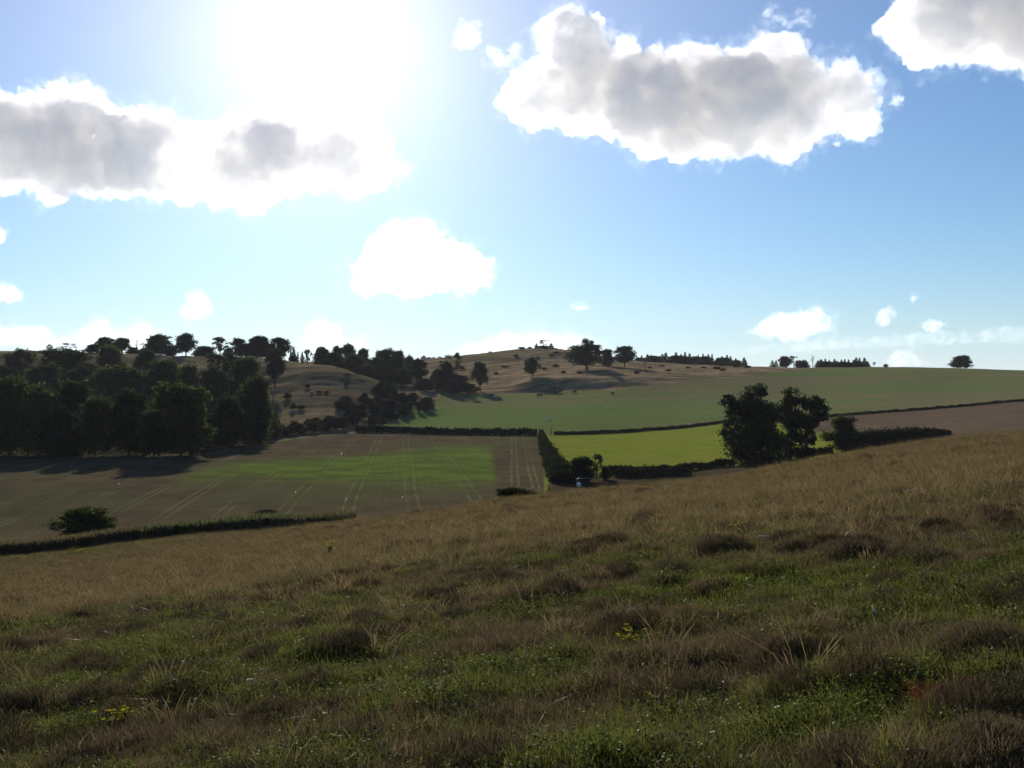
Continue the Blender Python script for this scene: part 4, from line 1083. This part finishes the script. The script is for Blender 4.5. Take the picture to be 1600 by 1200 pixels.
        tag(obj('stone', me_, loc=at(p, d, r_ * .4)), lab, 'stone', 'pale stones in the brown field')
    # ragwort in flower
    M_yel = foliage('yellow_petals', (.55, .42, .02), (.70, .55, .03), .4)
    def ragwort(px_, depth, n, h, spread, label, seed):
        rg = np.random.default_rng(seed)
        o = empty('ragwort', at(px_, depth), rnd.uniform(0, 6))
        st, fl, lf = MB(), MB(), MB()
        for i in range(n):
            a = rg.uniform(0, 6.28); q = spread * math.sqrt(rg.random()); hh = h * rg.uniform(.7, 1.05)
            b0 = np.array([math.cos(a) * q * .4, math.sin(a) * q * .4, -.03]); b1 = np.array([math.cos(a) * q, math.sin(a) * q, hh])
            st.tube([b0, (b0 + b1) / 2 + [0, 0, .04], b1], [.006, .005, .003], 5)
            for k in range(9):
                c = b1 + rg.normal(size=3) * [.055, .055, .018]
                m = 9; an = np.arange(m) / m * 6.283
                P = c + np.stack([np.cos(an) * .012, np.sin(an) * .012, np.zeros(m)], 1)
                fl.leaves(P, np.tile([0, 0, 1.0], (m, 1)) + rg.normal(size=(m, 3)) * .3, .014, rg, 1.2)
            tt = rg.uniform(.1, .8, 10)
            lf.leaves(b0 + (b1 - b0) * tt[:, None] + rg.normal(size=(10, 3)) * .03, rg.normal(size=(10, 3)), .05, rg, 2)
        obj('stems', st.mesh('stems', M_green), o); obj('leaves', lf.mesh('leaves', M_green), o); obj('flower_heads', fl.mesh('flower_heads', M_yel), o)
        tag(o, label, 'wildflower', 'yellow ragwort plants')
    dep = lambda px_, py_: 2744 / max(20, (py_ - 600) - (119 - .137 * (px_ - 800)))
    ragwort(988, dep(988, 1020), 2, .16, .035, 'yellow ragwort flowering close by in the short turf', 1)
    ragwort(512, dep(512, 862), 4, .36, .12, 'yellow ragwort in the dry grass near the slope edge', 2)
    ragwort(315, 74, 6, .6, .3, 'yellow ragwort below the fence posts', 3)
    ragwort(120, 72, 16, .55, .9, 'broad patch of yellow ragwort near the weed band', 4)
    ragwort(1152, dep(1152, 830), 3, .26, .08, 'yellow ragwort amid golden grass on the open slope', 5)
    ragwort(180, dep(180, 1135), 2, .12, .05, 'few yellow flowers low in the green turf', 6)
    ragwort(210, 73, 4, .5, .2, 'small yellow ragwort between the broad patch and the posts', 7)
    # bleached stalks
    def twig(px_, py_, L_, rz, tilt, label, seed, fork=False):
        rg = np.random.default_rng(seed)
        mb = MB()
        c, s_ = math.cos(rz), math.sin(rz)
        pts_ = [np.array([c * L_ * (q - .5), s_ * L_ * (q - .5), .05 + tilt * L_ * q]) + rg.normal(size=3) * .012 * L_ for q in (0, .25, .5, .75, 1)]
        mb.tube(pts_, [.010, .012, .011, .008, .004], 6)
        if fork:
            mb.tube([pts_[2], pts_[2] + np.array([-s_ * .08, c * .08, .12]) * L_ * 2, pts_[2] + np.array([-s_ * .1, c * .1, .2]) * L_ * 2], [.008, .006, .003], 5)
        tag(obj('twig', mb.mesh('twig', M_tw), loc=at(px_, dep(px_, py_), .08)), label, 'twig', 'bleached twigs in the grass')
    M_tw = plain('bleached_wood', (.50, .38, .24), (.66, .54, .38), 20)
    twig(1430, 778, .36, .1, .02, 'pale flat twig in the golden grass', 1)
    twig(1308, 832, .17, 2.2, .6, 'short forked pale twig standing in the golden grass', 2, True)
    twig(1195, 862, .17, -.6, .1, 'thin pale twig where the turf turns golden', 3)
    twig(884, 912, .12, -.7, .3, 'short pale twig among dark tussocks', 4)
    twig(668, 819, .2, 1.2, .9, 'upright pale stalk near the slope edge', 5)
    twig(1366, 975, .05, 1.9, .9, 'tiny upright pale stalk in the green turf', 6)
    twig(392, 1092, .10, -.8, .2, 'thin pale twig lying in the near turf', 7)
    # rusty dead dock
    o = blades('dead_dock', 340, .17, .10, .22, .9, .010, foliage('rusty_leaves', (.10, .035, .018), (.16, .060, .030), .3), 91, dome_=.5)
    C.objects.link(o); o.location = at(1490, dep(1490, 1135)); tag(o, 'rust-coloured clump of dead leaves in the green turf', 'plant')

# ------------------------------------------------------------------ thin air over the valley
if 'haze' not in SKIP:
    mb = MB(); mb.box((0, 760, 12), (2600, 1600, 60))
    t = NT('thin_haze')
    pv = t.n('VolumePrincipled', {'Color': (.86, .84, .95, 1), 'Density': HAZE, 'Anisotropy': 0.0, 'Density Attribute': ''})
    t.t.links.new(pv.outputs[0], t.out.inputs['Volume'])
    tag(obj('haze', mb.mesh('haze', t.m)), 'thin bluish haze lying over the valley', 'haze', kind='stuff')
